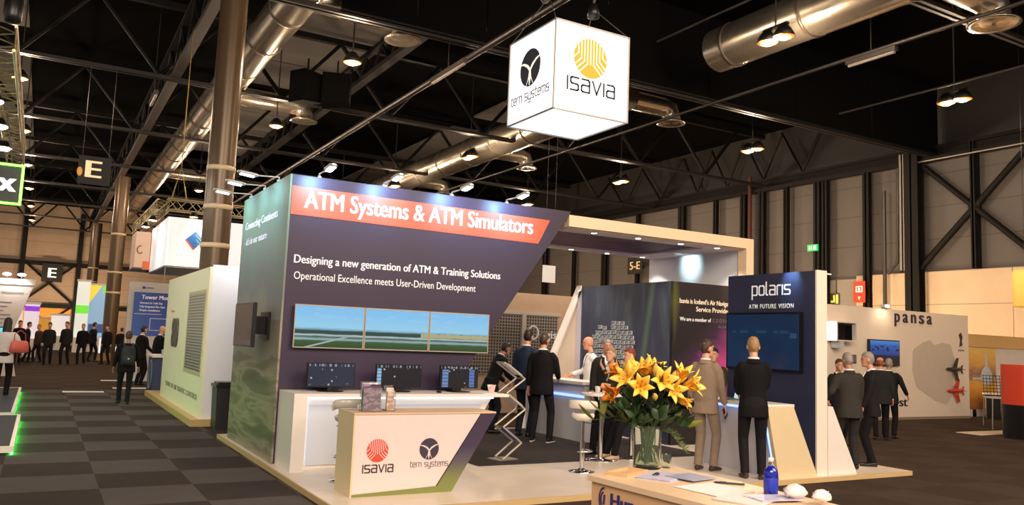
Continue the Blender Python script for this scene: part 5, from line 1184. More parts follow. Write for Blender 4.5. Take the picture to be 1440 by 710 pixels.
spray((3.32, 4.0, 1.20), 'olive stalks and leaves filling the vase', mat('stalk_olive', (104, 100, 46), .6, var=.3, scale=20), 14, .14, .012, .1)
# things on the desk
M_PAPER = mat('paper_white', (238, 232, 230), .6, var=.03); M_LILAC = node_mat('brochure_lilac_print', lambda nt, v: mixc(nt, noise(nt, v, 9, 3, (1, 3, 1)), (176, 172, 206), (226, 224, 240)), .35)
M_BLUEP = node_mat('brochure_blue_print', lambda nt, v: mixc(nt, noise(nt, v, 7, 3, (2, 1, 1)), (110, 120, 160), (196, 200, 220)), .3)
def sheets(x, y, w_, h_, rz, n, m, label, z=DZ, dz=.0022, name='paper_stack'):
    b = MB()
    for i in range(n): b.rbox((x+random.uniform(-.006, .006), y+random.uniform(-.006, .006), z+dz*(i+.5)), (w_, h_, dz*.8), (0, 0, rz+random.uniform(-.05, .05)))
    return tag(b.build(name, m), label, 'papers')
sheets(3.20, 3.72, .30, .21, .5, 4, M_LILAC, 'lilac glossy brochures fanned out in front of the vase', name='brochure_stack')
sheets(3.33, 3.62, .22, .20, .2, 2, M_BLUEP, 'blue-grey brochure lying right of the lilac ones', z=DZ+.009, name='brochure_stack')
sheets(3.20, 3.30, .30, .30, .12, 3, M_PAPER, 'white paper sheets in the middle of the desk')
sheets(3.14, 3.02, .24, .24, .35, 4, mat('paper_pink', (236, 220, 216), .6), 'pinkish paper sheets at the near edge of the desk')
sheets(3.30, 2.98, .25, .16, -.2, 2, M_LILAC, 'pale printed sheet beside the blue bottle', z=DZ+.01, name='brochure_stack')
tag(MB().tube([(3.36, 3.47, DZ+.006), (3.37, 3.46, DZ+.006), (3.47, 3.36, DZ+.006), (3.48, 3.35, DZ+.006)], [.002, .006, .006, .004], 10).tube([(3.385, 3.445, DZ+.012), (3.41, 3.42, DZ+.012)], .002, 6).build('pen', mat('pen_dark', (50, 48, 60), .3)), 'dark pen lying on the white desk', 'pen')
tr = thing('wooden_tray', 'shallow wooden tray at the far left corner of the desk', 'tray', (3.07, 3.88, DZ), .4)
MB().box(-.13, .13, -.07, .07, 0, .006).build('bottom', mat('tray_wood', (212, 172, 126), .5, var=.2, scale=14), tr); MB().box(-.13, .13, -.07, -.062, .006, .02).box(-.13, .13, .062, .07, .006, .02).box(-.13, -.122, -.062, .062, .006, .02).box(.122, .13, -.062, .062, .006, .02).build('rim', mat('tray_wood'), tr)
tag(MB().sph((3.17, 3.73, DZ+.02), (.017, .013, .008)).tube([(3.155, 3.73, DZ+.02), (3.14, 3.735, DZ+.014)], .004, 6).build('pebble_clip', M_BLACK), 'small dark clip on the lilac brochures', 'clip')
gl = thing('drinking_glass', 'small clear tumbler beside the vase', 'glass', (3.47, 4.00, DZ))
MB().lathe([(.001, 0), (.028, 0), (.034, .085), (.032, .085), (.026, .006), (.001, .006)], (0, 0, 0), 24).build('tumbler', mat('vase_glass'), gl)
bt = thing('water_bottle', 'deep blue glass water bottle on the desk', 'bottle', (3.40, 3.09, DZ))
M_BLUEG = mat('cobalt_glass', (24, 34, 150), .08, var=.12, scale=10, spec=.8)
MB().lathe([(.001, .0), (.034, 0), (.0365, .006), (.0365, .115), (.034, .13), (.022, .142), (.014, .150)], (0, 0, 0), 28).build('body', M_BLUEG, bt)
MB().lathe([(.0371, .025), (.0375, .026), (.0375, .09), (.0371, .091)], (0, 0, 0), 28, closed=True).build('label', mat('bottle_label', (40, 54, 176), .4, var=.3, scale=30), bt)
MB().lathe([(.013, .149), (.012, .172), (.001, .172)], (0, 0, 0), 16).build('neck', mat('clear_acrylic'), bt)
MB().lathe([(.001, .192), (.0145, .192), (.015, .19), (.015, .172), (.001, .172)], (0, 0, 0), 18).build('cap', mat('cap_white', (240, 236, 230), .4), bt)
def crumple(x, y, r_, label, m):
    random.seed(int(x*1000)); b = MB(); rings = []
    for i in range(13):
        a = -PI/2+PI*i/12; rings.append([(x+r_*1.3*math.cos(a)*math.cos(2*PI*j/16)*random.uniform(.75, 1.2), y+r_*math.cos(a)*math.sin(2*PI*j/16)*random.uniform(.75, 1.2), DZ+.045+r_*.9*(math.sin(a)+random.uniform(-.2, .2))*.8) for j in range(16)])
    tag(b.loft(rings).build('crumpled_tissue', m), label, 'tissue')
crumple(3.40, 2.93, .05, 'crumpled pinkish tissue at the right end of the desk', mat('tissue_pink', (240, 222, 218), .8)); crumple(3.44, 2.80, .04, 'second crumpled tissue, nearer the camera at the desk edge', mat('tissue_pink'))

# ================================================================== white wall with the aeroplanes (right)
M_PWALL = mat('pansa_white', (240, 222, 202), .55, var=.015)
pw_ = thing('exhibition_wall', 'long cream wall with pansa letters and aeroplane models', 'display wall')
MB().box(17.3, 23.62, 14.02, 14.2, 0.0, 2.97).build('panel', M_PWALL, pw_); MB().box(17.3, 23.62, 14.0, 14.02, 0, .07).build('skirting', mat('skirt_grey', (150, 134, 118), .5), pw_)
text('pansa', 'lettering', (20.19, 13.99, 2.635), (1, 0, 0), (0, 0, 1), 1.68, .255, mat('letter_navy', (50, 42, 58), .4), pw_, .03, .03) if False else None
for i, ch in enumerate('pansa'):
    text(ch, 'lettering', (20.19+i*.362, 14.02, 2.64), (1, 0, 0), (0, 0, 1), .205, .36, mat('letter_navy', (50, 42, 58), .4), pw_, .02, .02)
text('st', 'lettering', (20.36, 14.018, .36), (1, 0, 0), (0, 0, 1), .34, .24, mat('letter_black', (36, 30, 30), .4), pw_, .03)
sil = [(20.95, 1.9), (21.4, 2.12), (21.75, 2.2), (21.95, 2.06), (22.3, 2.14), (22.72, 2.1), (22.9, 1.7), (22.8, 1.2), (22.88, .75), (22.5, .42), (22.0, .5), (21.5, .72), (21.1, .9), (20.92, 1.35)]
MB().prism(sil, 'y', 14.008, 14.0195).build('map_relief', mat('map_grey', (206, 190, 172), .6), pw_)
settle(pw_)
M_AC1 = mat('model_dark', (54, 44, 48), .4); M_AC2 = mat('model_red', (206, 62, 42), .4)
def aeroplane(x, z, m, label, k=1.0):
    t = thing('aeroplane_model', label, 'model aeroplane', (x, 13.92, z), 0); Q = Matrix.Scale(k, 4)
    MB().tube([(-.40*k, 0, .01), (-.34*k, 0, .01), (-.2*k, 0, 0), (.2*k, 0, 0), (.36*k, 0, .01), (.42*k, 0, .015)], [.012*k, .04*k, .052*k, .05*k, .025*k, .008*k], 12).build('fuselage', m, t)
    MB().prism([(-.12*k, .0), (.10*k, .0), (.20*k, .34*k), (.10*k, .34*k)], 'y', -.008, .008).prism([(-.12*k, .0), (.10*k, .0), (.20*k, -.34*k), (.10*k, -.34*k)], 'y', -.008, .008).build('wings', m, t)
    MB().prism([(.28*k, 0), (.36*k, 0), (.42*k, .13*k), (.36*k, .13*k)], 'y', -.006, .006).prism([(.28*k, 0), (.36*k, 0), (.42*k, -.13*k), (.36*k, -.13*k)], 'y', -.006, .006).prism([(.28*k, -.09), (.4*k, -.09), (.42*k, 0), (.34*k, 0)], 'z', -.006, .006).build('tailplane', m, t)
    b = MB()
    for s in (1, -1): b.tube([(-.06*k, -.02, s*.15*k), (.06*k, -.02, s*.15*k)], .022*k, 8)
    b.build('engines', m, t)
    MB().cyl((0, 0, 0), (0, .1, 0), .01, .01, 8).build('wall_pin', m, t)
aeroplane(22.76, 1.40, M_AC1, 'dark aeroplane model mounted on the cream wall', .95); aeroplane(22.80, .79, M_AC2, 'red aeroplane model mounted below the dark one', .95)
t = thing('wall_emblem', 'small dark emblem with caption near the right end of the cream wall', 'emblem')
MB().prism([(23.16, 2.05), (23.2, 2.25), (23.14, 2.4), (23.24, 2.46), (23.30, 2.34), (23.26, 2.2), (23.3, 2.1)], 'y', 14.0, 14.018).build('mark', M_AC1, t); text('pansa', 'caption', (23.1, 14.015, 1.93), (1, 0, 0), (0, 0, 1), .3, .06, M_AC1, t, 0); settle(t)
t = thing('wall_television', 'wall television with blue aircraft picture on the cream wall', 'television')
MB().box(19.0, 20.27, 13.93, 14.0, 1.44, 2.13).build('housing', M_BEZEL, t)
MB().box(19.03, 20.24, 13.924, 13.932, 1.47, 2.10).build('screen', node_mat('pansa_screen', lambda nt, v: mixc(nt, mth(nt, 'MULTIPLY', mth(nt, 'LESS_THAN', mth(nt, 'ABSOLUTE', mth(nt, 'SUBTRACT', sep(nt, v)[2], 1.90)), .07), mth(nt, 'GREATER_THAN', noise(nt, v, 8, 2), .52)), ramp(nt, mth(nt, 'DIVIDE', mth(nt, 'SUBTRACT', sep(nt, v)[2], 1.47), .63), [(0, (10, 14, 34)), (.38, (14, 22, 50)), (.42, (24, 62, 130)), (.8, (32, 92, 176)), (1, (70, 140, 206))]), (10, 24, 60)), .2, True, .85), t)
MB().box(19.5, 19.8, 14.0, 14.02, 1.6, 1.9).build('wall_bracket', M_BLACK, t); settle(t)
t = thing('wall_niche', 'white lit box niche holding a black speaker on the cream wall', 'shelf')
MB().box(17.42, 18.2, 13.70, 14.02, 2.03, 2.06).box(17.42, 18.2, 13.70, 14.02, 2.50, 2.53).box(17.42, 17.45, 13.70, 14.02, 2.06, 2.5).box(18.17, 18.2, 13.70, 14.02, 2.06, 2.5).build('frame', M_WHITE, t)
MB().box(17.36, 17.42, 13.72, 14.0, 2.06, 2.5).build('side_glow', mat('niche_glow', (255, 255, 255), .4, emit=(240, 245, 255), es=3, var=0), t); MB().box(17.56, 17.72, 13.72, 14.0, 1.86, 2.03).build('lower_bracket', mat('bracket_grey', (200, 200, 204), .4), t); settle(t)  # niche glow put in as an emissive block on the outer left side
t = thing('loudspeaker', 'black box loudspeaker standing in the lit wall niche', 'loudspeaker', (17.9, 13.86, 2.06)); MB().box(-.15, .15, -.12, .12, 0, .41).build('cabinet', M_BLACK, t); MB().box(-.13, .13, -.126, -.121, .02, .39).build('grille', mat('speaker_grille'), t)
t = thing('framed_picture', 'small dark picture hanging right of the lit niche', 'picture', (18.45, 13.99, 1.58)); MB().box(-.1, .1, -.0, .025, -.1, .12).build('frame', M_BLACK, t); MB().box(-.085, .085, -.006, .0, -.085, .105).build('print', mat('print_grey', (110, 104, 112), .5, var=.4, scale=20), t)
for x, lb in ((19.62, 'floodlight clipped on top of the cream wall'),):
    t = thing('wall_floodlight', lb, 'spotlight', (x, 13.95, 2.97)); MB().box(-.10, .10, -.12, .05, .03, .10).build('lamp_head', M_SPOTW, t); MB().box(-.08, .08, -.125, -.12, .035, .095).build('lens', M_SPOTE, t); MB().box(-.02, .02, .0, .04, 0, .03).build('clamp', M_BLACK, t)
    lamp('flood', 'SPOT', (0, -.2, .06), 12, (1, .78, .55), .05, None, 150, .9, t).rotation_euler = (R(40), 0, 0)
for x, y, lb in ((19.5, 16.5, 'added warm fill lamp on the floor behind the cream wall'), (24.0, 19.5, 'added warm fill lamp on the floor near the grey doors'), (22.5, 26, 'added warm fill lamp on the floor below the green exit sign'), (21, 34, 'added warm fill lamp on the floor behind the picture wall'), (21.5, 42, 'added warm fill lamp on the floor far behind the canopy'), (24.5, 14.5, 'added warm fill lamp on the floor behind the right end of the cream wall')):  # added lamps with invented housings that brighten the side wall
    t = thing('fill_uplight', lb, 'lamp', (x, y, 0)); MB().lathe([(.01, 0), (.14, 0), (.14, .2), (.11, .24), (.01, .2)], (0, 0, 0), 16).build('housing', M_BLACK, t); MB().lathe([(.001, .212), (.10, .232), (.001, .24)], (0, 0, 0), 16).build('lens', M_GLOW, t)
    lamp('fill_beam', 'SPOT', (0, 0, .3), (380 if x > 24.2 else 1000) if y < 22 else 1700, (1, .66, .36), .1, (3.2, 0, 3.0), 140, .9, t)
# ---- the stand at the right edge
rp = struct('trim_1', MB().box(18.6, 30, 10.8, 11.38, 0.0, .012), mat('platform_pale', (226, 206, 182), .5))
st = thing('sunset_stand', 'stand at the right edge with beige header, white wall and sunset aircraft picture', 'display wall')
MB().box(30.2, 36 if False else 27.85, 18.0, 18.1, 2.2, 2.64).build('header', mat('header_tan', (222, 180, 116), .5), st) if False else None
SB_Y = 14.4
MB().box(23.9, 27.7, SB_Y, SB_Y+.1, .0, 2.08).build('white_wall', mat('stand_white', (232, 222, 214), .5), st)
MB().box(23.8, 27.7, SB_Y-.06, SB_Y+.2, 2.08, 2.46).build('header', mat('header_tan', (226, 182, 118), .5), st)
def sunset(nt, v):
    s = sep(nt, v); z = mth(nt, 'ADD', s[2], mth(nt, 'MULTIPLY', noise(nt, v, 3, 4, (1, 1, 2.5)), .5))
    return ramp(nt, mth(nt, 'DIVIDE', z, 2.4), [(0, (74, 46, 30)), (.3, (196, 120, 40)), (.5, (236, 170, 64)), (.62, (150, 110, 100)), (.78, (232, 176, 84)), (1, (250, 214, 120))])
MB().box(24.1, 25.65, SB_Y-.02, SB_Y-.001, .22, 2.06).build('sunset_picture', node_mat('sunset_print', sunset, .5), st)
MB().sph((25.15, SB_Y-.02, 1.2), (.30, .01, .30)).sph((25.15, SB_Y-.02, 1.58), (.07, .01, .34)).box(24.4, 25.6, SB_Y-.03, SB_Y-.021, 1.10, 1.16).build('printed_aircraft', mat('print_aircraft', (196, 204, 214), .5, var=.2), st); settle(st)
t = thing('bar_table', 'dark low furniture in front of the sunset picture', 'table', (24.5, 13.6, 0)); MB().box(-.3, .6, -.2, .3, 0, .7).build('body', M_BLACK, t); MB().box(-.35, .65, -.25, .35, .7, .74).build('top', M_WHITE, t)
rc = thing('red_counter', 'red and black round-cornered counter cut by the right edge', 'counter', (19.13, 10.12, .0))
b = MB(); ring = lambda z, o=0: [Vector((.42*math.copysign(abs(math.cos(a))**.5, math.cos(a))+o*math.cos(a), .35*math.copysign(abs(math.sin(a))**.5, math.sin(a))+o*math.sin(a), z)) for a in [2*PI*j/28 for j in range(28)]]
MB().loft([ring(0), ring(.74)]).build('black_base', M_BLACK, rc); MB().loft([ring(.74, .01), ring(1.62, .01)]).build('red_body', mat('counter_red', (208, 66, 36), .45), rc)
ch = thing('mesh_chair', 'tall wire-backed stool chair beside the red counter', 'chair', (20.7, 11.6, .012), -.6)
for x in (-.2, .2):
    for y in (-.2, .2): MB().tube([(x*1.15, y*1.15, 0), (x, y, .75)], .014, 6).build('leg', M_CHROME, ch)
MB().box(-.22, .22, -.22, .22, .75, .79).build('seat', mat('seat_pale', (220, 210, 200), .5), ch)
b = MB()
for i in range(6): b.tube([(-.2+.08*i, .21, .79), (-.2+.08*i, .25, 1.30)], .007, 5)
for i in range(7): b.tube([(-.22, .21+.006*i, .82+.08*i), (.22, .21+.006*i, .82+.08*i)], .008, 5)
b.build('backrest', M_BLACK, ch)
t = thing('yellow_lantern', 'yellow glowing drum lamp at the upper right edge above the red counter', 'lamp', (22.9, 12.0, 3.15))
MB().lathe([(.01, 0), (.26, 0), (.30, .04), (.30, .95), (.26, 1.0), (.01, 1.0)], (0, 0, 0), 24).build('shade', mat('lantern_yellow', (240, 196, 96), .5, emit=(240, 190, 90), es=.55), t); MB().tube([(0, 0, 1.0), (0, 0, 8.4)], .008, 5).build('cord', M_BLACK, t)

# ================================================================== perforated wall behind the stand
eg = thing('perforated_wall', 'beige wall with grey perforated panels and egis lettering', 'display wall')
MB().box(8.6, 11.9, 17.0, 17.12, 0, 2.88).build('panel', mat('egis_beige', (226, 194, 166), .55), eg)
def perf(nt, v):
    s = sep(nt, v); a = mth(nt, 'FLOORED_MODULO', s[0], .075); b = mth(nt, 'FLOORED_MODULO', s[2], .075)
    h = mth(nt, 'MULTIPLY', mth(nt, 'GREATER_THAN', a, .028), mth(nt, 'GREATER_THAN', b, .028)); return mixc(nt, h, (176, 168, 160), (62, 56, 54))
M_PERF = node_mat('perforated_sheet', perf, .5)
MB().box(10.22, 11.12, 16.96, 17.0, 1.1, 2.34).build('perforated_sheet', M_PERF, eg); MB().box(8.7, 10.05, 16.96, 17.0, .9, 2.34).build('perforated_sheet', M_PERF, eg)
MB().box(10.08, 10.19, 16.92, 17.0, .2, 2.42).box(8.7, 11.2, 16.93, 17.0, 2.35, 2.43).build('white_frame', M_WHITE, eg)
text('egis', 'lettering', (10.62, 16.955, 1.80), (1, 0, 0), (0, 0, 1), .48, .2, M_TXT, eg, .02)
MB().lathe([(.16, 0), (.19, 0), (.19, .01), (.16, .01)], (0, 0, 0), 28, closed=True); rg = MB(); rg.tube([(10.42+.14*math.cos(a), 16.955, 1.93+.16*math.sin(a)) for a in [2*PI*i/24 for i in range(25)]], .018, 6).build('ring_emblem', M_TXT, eg); settle(eg)
t = thing('hanging_card', 'small white card hanging beyond the slanted edge of the display wall', 'sign', (12.75, 20.0, 3.45)); MB().box(-.22, .22, -.01, .01, 0, .5).build('card', mat('card_white', (236, 232, 226), .5, emit=(236, 232, 226), es=.25), t); MB().tube([(-.15, 0, .5), (-.15, 0, 8.14)], .006, 5).tube([(.15, 0, .5), (.15, 0, 8.14)], .006, 5).build('wire', M_STEEL, t)
# ================================================================== left of the stand
wb = thing('white_booth', 'cream and white booth block with blinds window beside the landscape wall', 'booth')
M_B80 = mat('booth_cream', (236, 230, 196), .5, var=.02, emit=(236, 228, 190), es=.06); M_B80W = mat('booth_white', (238, 236, 240), .5, var=.01)
MB().prism([(15.3, .12), (15.3, 2.82), (20.7, 2.82), (20.7, .12)], 'x', 2.55, 2.60).build('cream_side', M_B80, wb)
MB().box(2.60, 3.9, 15.3, 15.36, .12, 2.86).build('white_end', M_B80W, wb); MB().box(2.60, 2.70, 15.36, 20.7, .12, 2.80).build('core', M_B80W, wb)
MB().box(2.40, 3.95, 15.2, 22.4, 0, .12).build('wood_plinth', mat('plinth_yellow', (206, 172, 112), .5, var=.06), wb)
MB().box(2.535, 2.552, 15.44, 15.50, .86, 2.42).box(2.535, 2.552, 17.36, 17.42, .86, 2.42).box(2.535, 2.552, 15.50, 17.36, .86, .92).box(2.535, 2.552, 15.50, 17.36, 2.36, 2.42).build('window_frame', mat('booth_frame', (204, 192, 150), .5), wb)
MB().box(2.541, 2.548, 15.50, 17.36, .92, 2.36).build('blinds', node_mat('blinds_print', lambda nt, v: mixc(nt, mth(nt, 'GREATER_THAN', mth(nt, 'FLOORED_MODULO', sep(nt, v)[2], .055), .022), (104, 100, 88), (176, 174, 160)), .3), wb)
text('80', 'lettering', (2.549, 19.4, 1.3), (0, -1, 0), (0, 0, 1), .85, .62, mat('letter_silver', (96, 92, 84), .35, .3), wb, .03, .03)
text('YEARS OF AIR TRAFFIC CONTROL', 'lettering', (2.549, 19.9, .42), (0, -1, 0), (0, 0, 1), 4.3, .10, mat('letter_greygreen', (120, 118, 96), .5), wb, .01)
text('for you', 'lettering', (2.549, 19.9, 2.05), (0, -1, 0), (0, 0, 1), .5, .06, mat('letter_coral', (214, 120, 96), .5), wb, 0); settle(wb)
lamp('booth_wash', 'SPOT', (3.2, 14.6, 3.4), 60, (.92, .95, 1.0), .1, (3.1, 15.3, 2.4), 110, .9)  # added wash lamp without a fixture, brightens the white booth end
bn = thing('litter_bin', 'black square litter bin in front of the white booth end', 'bin', (2.98, 14.86, 0))
MB().prism([(-.26, 0), (.26, 0), (.28, .72), (-.28, .72)], 'y', -.22, .22).build('body', mat('bin_black', (40, 38, 40), .5, var=.1), bn)
MB().box(-.30, .30, -.25, .25, .72, .77).box(-.26, .26, -.2, .2, .77, .80).build('lid', mat('bin_lid', (34, 32, 34), .35), bn); MB().lathe([(.001, -.23), (.03, -.23), (.03, -.221)], (0, 0, 0), 12).build('badge', mat('badge_grey'), bn)
for o in [c for c in bn.children if c.name.startswith('badge')]: o.rotation_euler = (PI/2, 0, 0); o.location = (0, -.45, .55)
# blue counter and tower poster
bc = thing('blue_counter', 'dark blue counter with white top where the two men in black stand', 'counter')
MB().box(2.56, 3.6, 22.4, 23.6, 0.0, .94).build('body', mat('counter_blue', (44, 58, 100), .5), bc); MB().box(2.50, 3.65, 22.3, 23.7, .94, .99).build('top', M_WHITE, bc)
sw = MB(); sw.tube([(2.55, 22.9+.3*math.cos(a), .48+.36*math.sin(a)) for a in [2*PI*i/24 for i in range(25)]], .02, 6).build('ring_emblem', mat('emblem_bluegrey', (120, 132, 150), .5), bc); settle(bc)
for k, (x, y, lb) in enumerate(((2.8, 22.6, 'nearer small glass on the blue counter'), (2.82, 22.95, 'farther small glass on the blue counter'))):
    t = thing('drinking_glass', lb, 'glass', (x, y, .99)); MB().lathe([(.001, 0), (.035, 0), (.04, .14), (.036, .14), (.03, .01), (.001, .01)], (0, 0, 0), 14).build('tumbler', mat('tumbler_grey', (170, 176, 184), .2), t)
tw = thing('poster_wall', 'white wall with blue tower poster behind the two men', 'display wall')
MB().box(2.30, 5.2, 28.0, 28.15, 0, 3.1).build('panel', mat('wall_grey_white', (214, 208, 206), .5), tw)
M_POSTER = node_mat('poster_blue', lambda nt, v: mixc(nt, mth(nt, 'DIVIDE', mth(nt, 'SUBTRACT', sep(nt, v)[0], 2.4), 1.4), (62, 104, 196), (52, 66, 160)), .45, False)
MB().box(2.46, 3.62, 27.97, 28.0, 1.42, 2.78).build('poster', M_POSTER, tw)
text('Tower Monitoring', 'lettering', (2.68, 27.965, 2.57), (1, 0, 0), (0, 0, 1), 1.25, .13, M_TXT, tw, .02)
for k, s_ in enumerate(('Automated Air Traffic Data', 'Fully Integrated Plan View', 'Simple installation')): text(s_, 'lettering', (2.64, 27.965, 2.42-.115*k), (1, 0, 0), (0, 0, 1), (.66, .74, .6)[k], .06, M_TXT, tw, .015)
MB().box(2.50, 3.3, 27.962, 27.968, 2.095, 2.105).build('rule', M_TXT, tw)
MB().box(2.96, 3.54, 27.96, 27.968, 1.58, 1.61).box(2.96, 3.54, 27.96, 27.968, 1.95, 1.98).box(2.96, 2.99, 27.96, 27.968, 1.61, 1.95).box(3.51, 3.54, 27.96, 27.968, 1.61, 1.95).build('drawn_frame', mat('drawn_pale', (170, 190, 236), .5), tw)
MB().sph((2.72, 27.97, 2.93), (.05, .01, .045)).build('emblem', mat('emblem_blue', (70, 100, 170), .5), tw); MB().box(2.80, 3.0, 27.96, 27.968, 2.915, 2.94).build('caption_line', mat('emblem_blue'), tw); settle(tw)
# hanging banner box with truss
hb = thing('hanging_banner', 'white hanging banner box with tilted blue logo under a truss', 'banner')
BXY = 20.6
M_BAN = mat('banner_white', (240, 240, 240), .5, emit=(244, 246, 250), es=.45, var=.01)
MB().box(2.42, 4.3, BXY, BXY+.03, 3.16, 4.32).build('front_fabric', M_BAN, hb); MB().box(2.40, 2.43, BXY, BXY+3.2, 3.16, 4.32).build('side_fabric', M_BAN, hb)
MB().box(2.40, 4.3, BXY-.01, BXY+3.2, 3.12, 3.16).build('grey_underside', mat('banner_under', (104, 108, 108), .5), hb)
MB().tube([(2.42, BXY, 3.14), (2.42, BXY, 2.75)], .012, 6).tube([(2.40, BXY-.02, 3.13), (4.3, BXY-.02, 3.13)], .014, 6).build('edge_tube', M_TUBE, hb)
q = [(2.82, 3.82), (3.03, 4.03), (3.22, 3.80), (3.01, 3.58)]
MB().prism(q, 'y', BXY-.012, BXY-.001).build('blue_logo', node_mat('logo_blue_print', lambda nt, v: mixc(nt, mth(nt, 'MULTIPLY', mth(nt, 'GREATER_THAN', mth(nt, 'ADD', sep(nt, v)[0], mth(nt, 'MULTIPLY', sep(nt, v)[2], .2)), 3.82), mth(nt, 'GREATER_THAN', mth(nt, 'FLOORED_MODULO', mth(nt, 'ADD', sep(nt, v)[0], sep(nt, v)[2]), .1), .05)), (52, 120, 200), (150, 200, 210)), .5), hb)
MB().prism([(2.80, 3.80), (2.83, 3.83), (3.02, 3.60), (3.0, 3.56)], 'y', BXY-.016, BXY-.012).build('red_edge', mat('logo_red', (220, 110, 90), .5), hb); settle(hb)
ob = thing('hanging_banner', 'salmon and white hanging banner cube with orange corner left of the blue logo', 'banner')
MB().box(1.98, 2.34, 23.4, 24.6, 3.25, 4.2).build('fabric', mat('banner_salmon', (236, 190, 160), .5, emit=(236, 190, 160), es=.2), ob); MB().box(2.18, 2.36, 23.38, 23.4, 3.2, 3.42).build('orange_corner', mat('banner_orange', (236, 110, 60), .5, emit=(236, 110, 60), es=.2), ob)
MB().box(1.96, 2.36, 23.4, 24.6, 3.21, 3.25).build('grey_underside', mat('banner_under'), ob)
rgm = MB(); rgm.tube([(2.1+.07*math.cos(a), 23.39, 3.72+.1*math.sin(a)) for a in [PI*.4+1.4*PI*i/14 for i in range(15)]], .014, 6).build('letter_mark', mat('mark_brown', (120, 84, 62), .5), ob); settle(ob)
M_TR = mat('truss_alu', (176, 160, 120), .35, .8, var=.1, scale=5)
def box_truss(label, p0, p1, s, step, name='box_truss'):
    t = thing(name, label, 'truss'); a = Vector(p0); b = Vector(p1); d = (b-a).normalized(); L = (b-a).length
    u = Vector((0, 0, 1)) if abs(d.z) < .9 else Vector((1, 0, 0)); r_ = d.cross(u).normalized(); u = r_.cross(d)
    cs = [r_*i*s/2+u*j*s/2 for i, j in ((-1, -1), (1, -1), (1, 1), (-1, 1))]; m_ = MB()
    for c in cs: m_.tube([a+c, b+c], .022, 8)
    m_.build('main_tubes', M_TR, t); m_ = MB(); n = max(2, int(L/step))
    for k in range(4):
        pts = [a+d*(L*i/n)+(cs[k] if i % 2 else cs[(k+1) % 4]) for i in range(n+1)]
        for q0, q1 in zip(pts[:-1], pts[1:]): m_.tube([q0, q1], .011, 5)
    m_.build('lattice_tubes', M_TR, t); return settle(t)
box_truss('aluminium truss along the front top of the white hanging banner', (2.35, BXY+.1, 4.62), (4.6, BXY+.1, 4.62), .26, .22)
box_truss('aluminium truss running back along the side of the white hanging banner', (2.30, BXY+.3, 4.62), (2.30, BXY+6.5, 4.62), .26, .24)
for k, (x, y, lb) in enumerate(((2.2, 22.0, 'nearest bright flood under the side truss of the banner'), (2.2, 23.6, 'second bright flood under the side truss of the banner'), (2.2, 25.6, 'farthest bright flood under the side truss of the banner'), (2.95, 20.55, 'small warm flood on the front truss of the banner'))):
    t = thing('truss_floodlight', lb, 'spotlight', (x, y, 4.36)); MB().lathe([(.01, .12), (.06, .1), (.10, .02), (.10, 0), (.01, 0)], (0, 0, 0), 14).build('lamp_head', M_BLACK, t); MB().lathe([(.001, -.012), (.09, -.01), (.09, .004), (.001, .004)], (0, 0, 0), 14).build('lens', mat('flood_lens', (255, 250, 240), .3, emit=(255, 250, 240), es=14, var=0) if k < 3 else M_GLOW, t)
    lamp('flood', 'SPOT', (0, 0, -.05), 70, (1, .97, .92), .06, (.6, -.3, -1.2), 130, .8, t)
hz = MB()
hz.tube([(2.45, 20.8, 4.75), (2.62, 20.8, 5.6), (2.8, 20.8, 4.75)], .02, 6).tube([(2.62, 20.8, 5.6), (2.62, 20.8, 9)], .012, 5); tag(hz.build('rigging_chain', mat('chain_brass', (150, 128, 70), .4, .6)), 'yellowish rigging chains above the white banner truss', 'chain')
# ---- left edge: lit platforms, tall truss with floods, green neon sign
M_GLED = mat('green_led', (60, 230, 90), .4, emit=(50, 255, 80), es=26, var=0)
for k, (y0, y1, x1, lb) in enumerate(((12.35, 16.6, -.16, 'nearer dark platform with white rim and green glow at the left edge'), (16.9, 23.4, -.27, 'farther dark platform with white rim and green glow at the left edge'))):
    t = thing('lit_platform', lb, 'platform'); MB().box(-6, x1-.05, y0+.05, y1-.05, .0, .10).build('deck', mat('platform_dark', (52, 54, 62), .8, var=.1), t)
    MB().box(x1-.05, x1, y0, y1, .03, .11).box(-6, x1-.05, y0, y0+.05, .03, .11).box(-6, x1-.05, y1-.05, y1, .03, .11).build('white_rim', mat('rim_white', (226, 222, 206), .4), t)
    MB().box(x1-.03, x1-.004, y0+.02, y1-.02, .003, .028).build('green_light_strip', M_GLED, t); settle(t)
box_truss('tall aluminium truss with floodlights at the upper left edge', (-.83, 13.0, 5.62), (-.86, 22.5, 5.62), .34, .3)
for k, (y, lb) in enumerate(((13.6, 'bright flood nearest on the upper left truss'), (15.6, 'brightest flood in the middle of the upper left truss'), (17.6, 'third flood along the upper left truss'), (19.8, 'farthest flood on the upper left truss'))):
    t = thing('truss_floodlight', lb, 'spotlight', (-1.0, y, 5.30)); MB().lathe([(.01, .16), (.08, .14), (.14, .02), (.14, 0), (.01, 0)], (0, 0, 0), 14).build('lamp_head', M_BLACK, t); MB().lathe([(.001, -.06), (.10, -.05), (.15, -.015), (.15, .004), (.001, .004)], (0, 0, 0), 14).build('lens', mat('flood_lens'), t)
    lamp('flood', 'SPOT', (0, 0, -.06), 220, (1, .96, .9), .06, (1.6, -.1, -2.2), 140, .8, t)
t = thing('hoist_motor', 'black hoist motor on top of the upper left truss', 'hoist', (-.72, 13.1, 5.85)); MB().lathe([(.01, 0), (.10, .02), (.12, .12), (.12, .38), (.06, .45), (.02, .6)], (0, 0, 0), 14).build('motor', M_BLACK, t); MB().tube([(0, 0, .5), (0, 0, 5)], .03, 6).tube([(.12, 0, .3), (.12, 0, 5)], .014, 5).build('chain', M_STEEL, t)
ns = thing('neon_sign', 'dark hanging sign with green neon border and white letter x', 'sign')
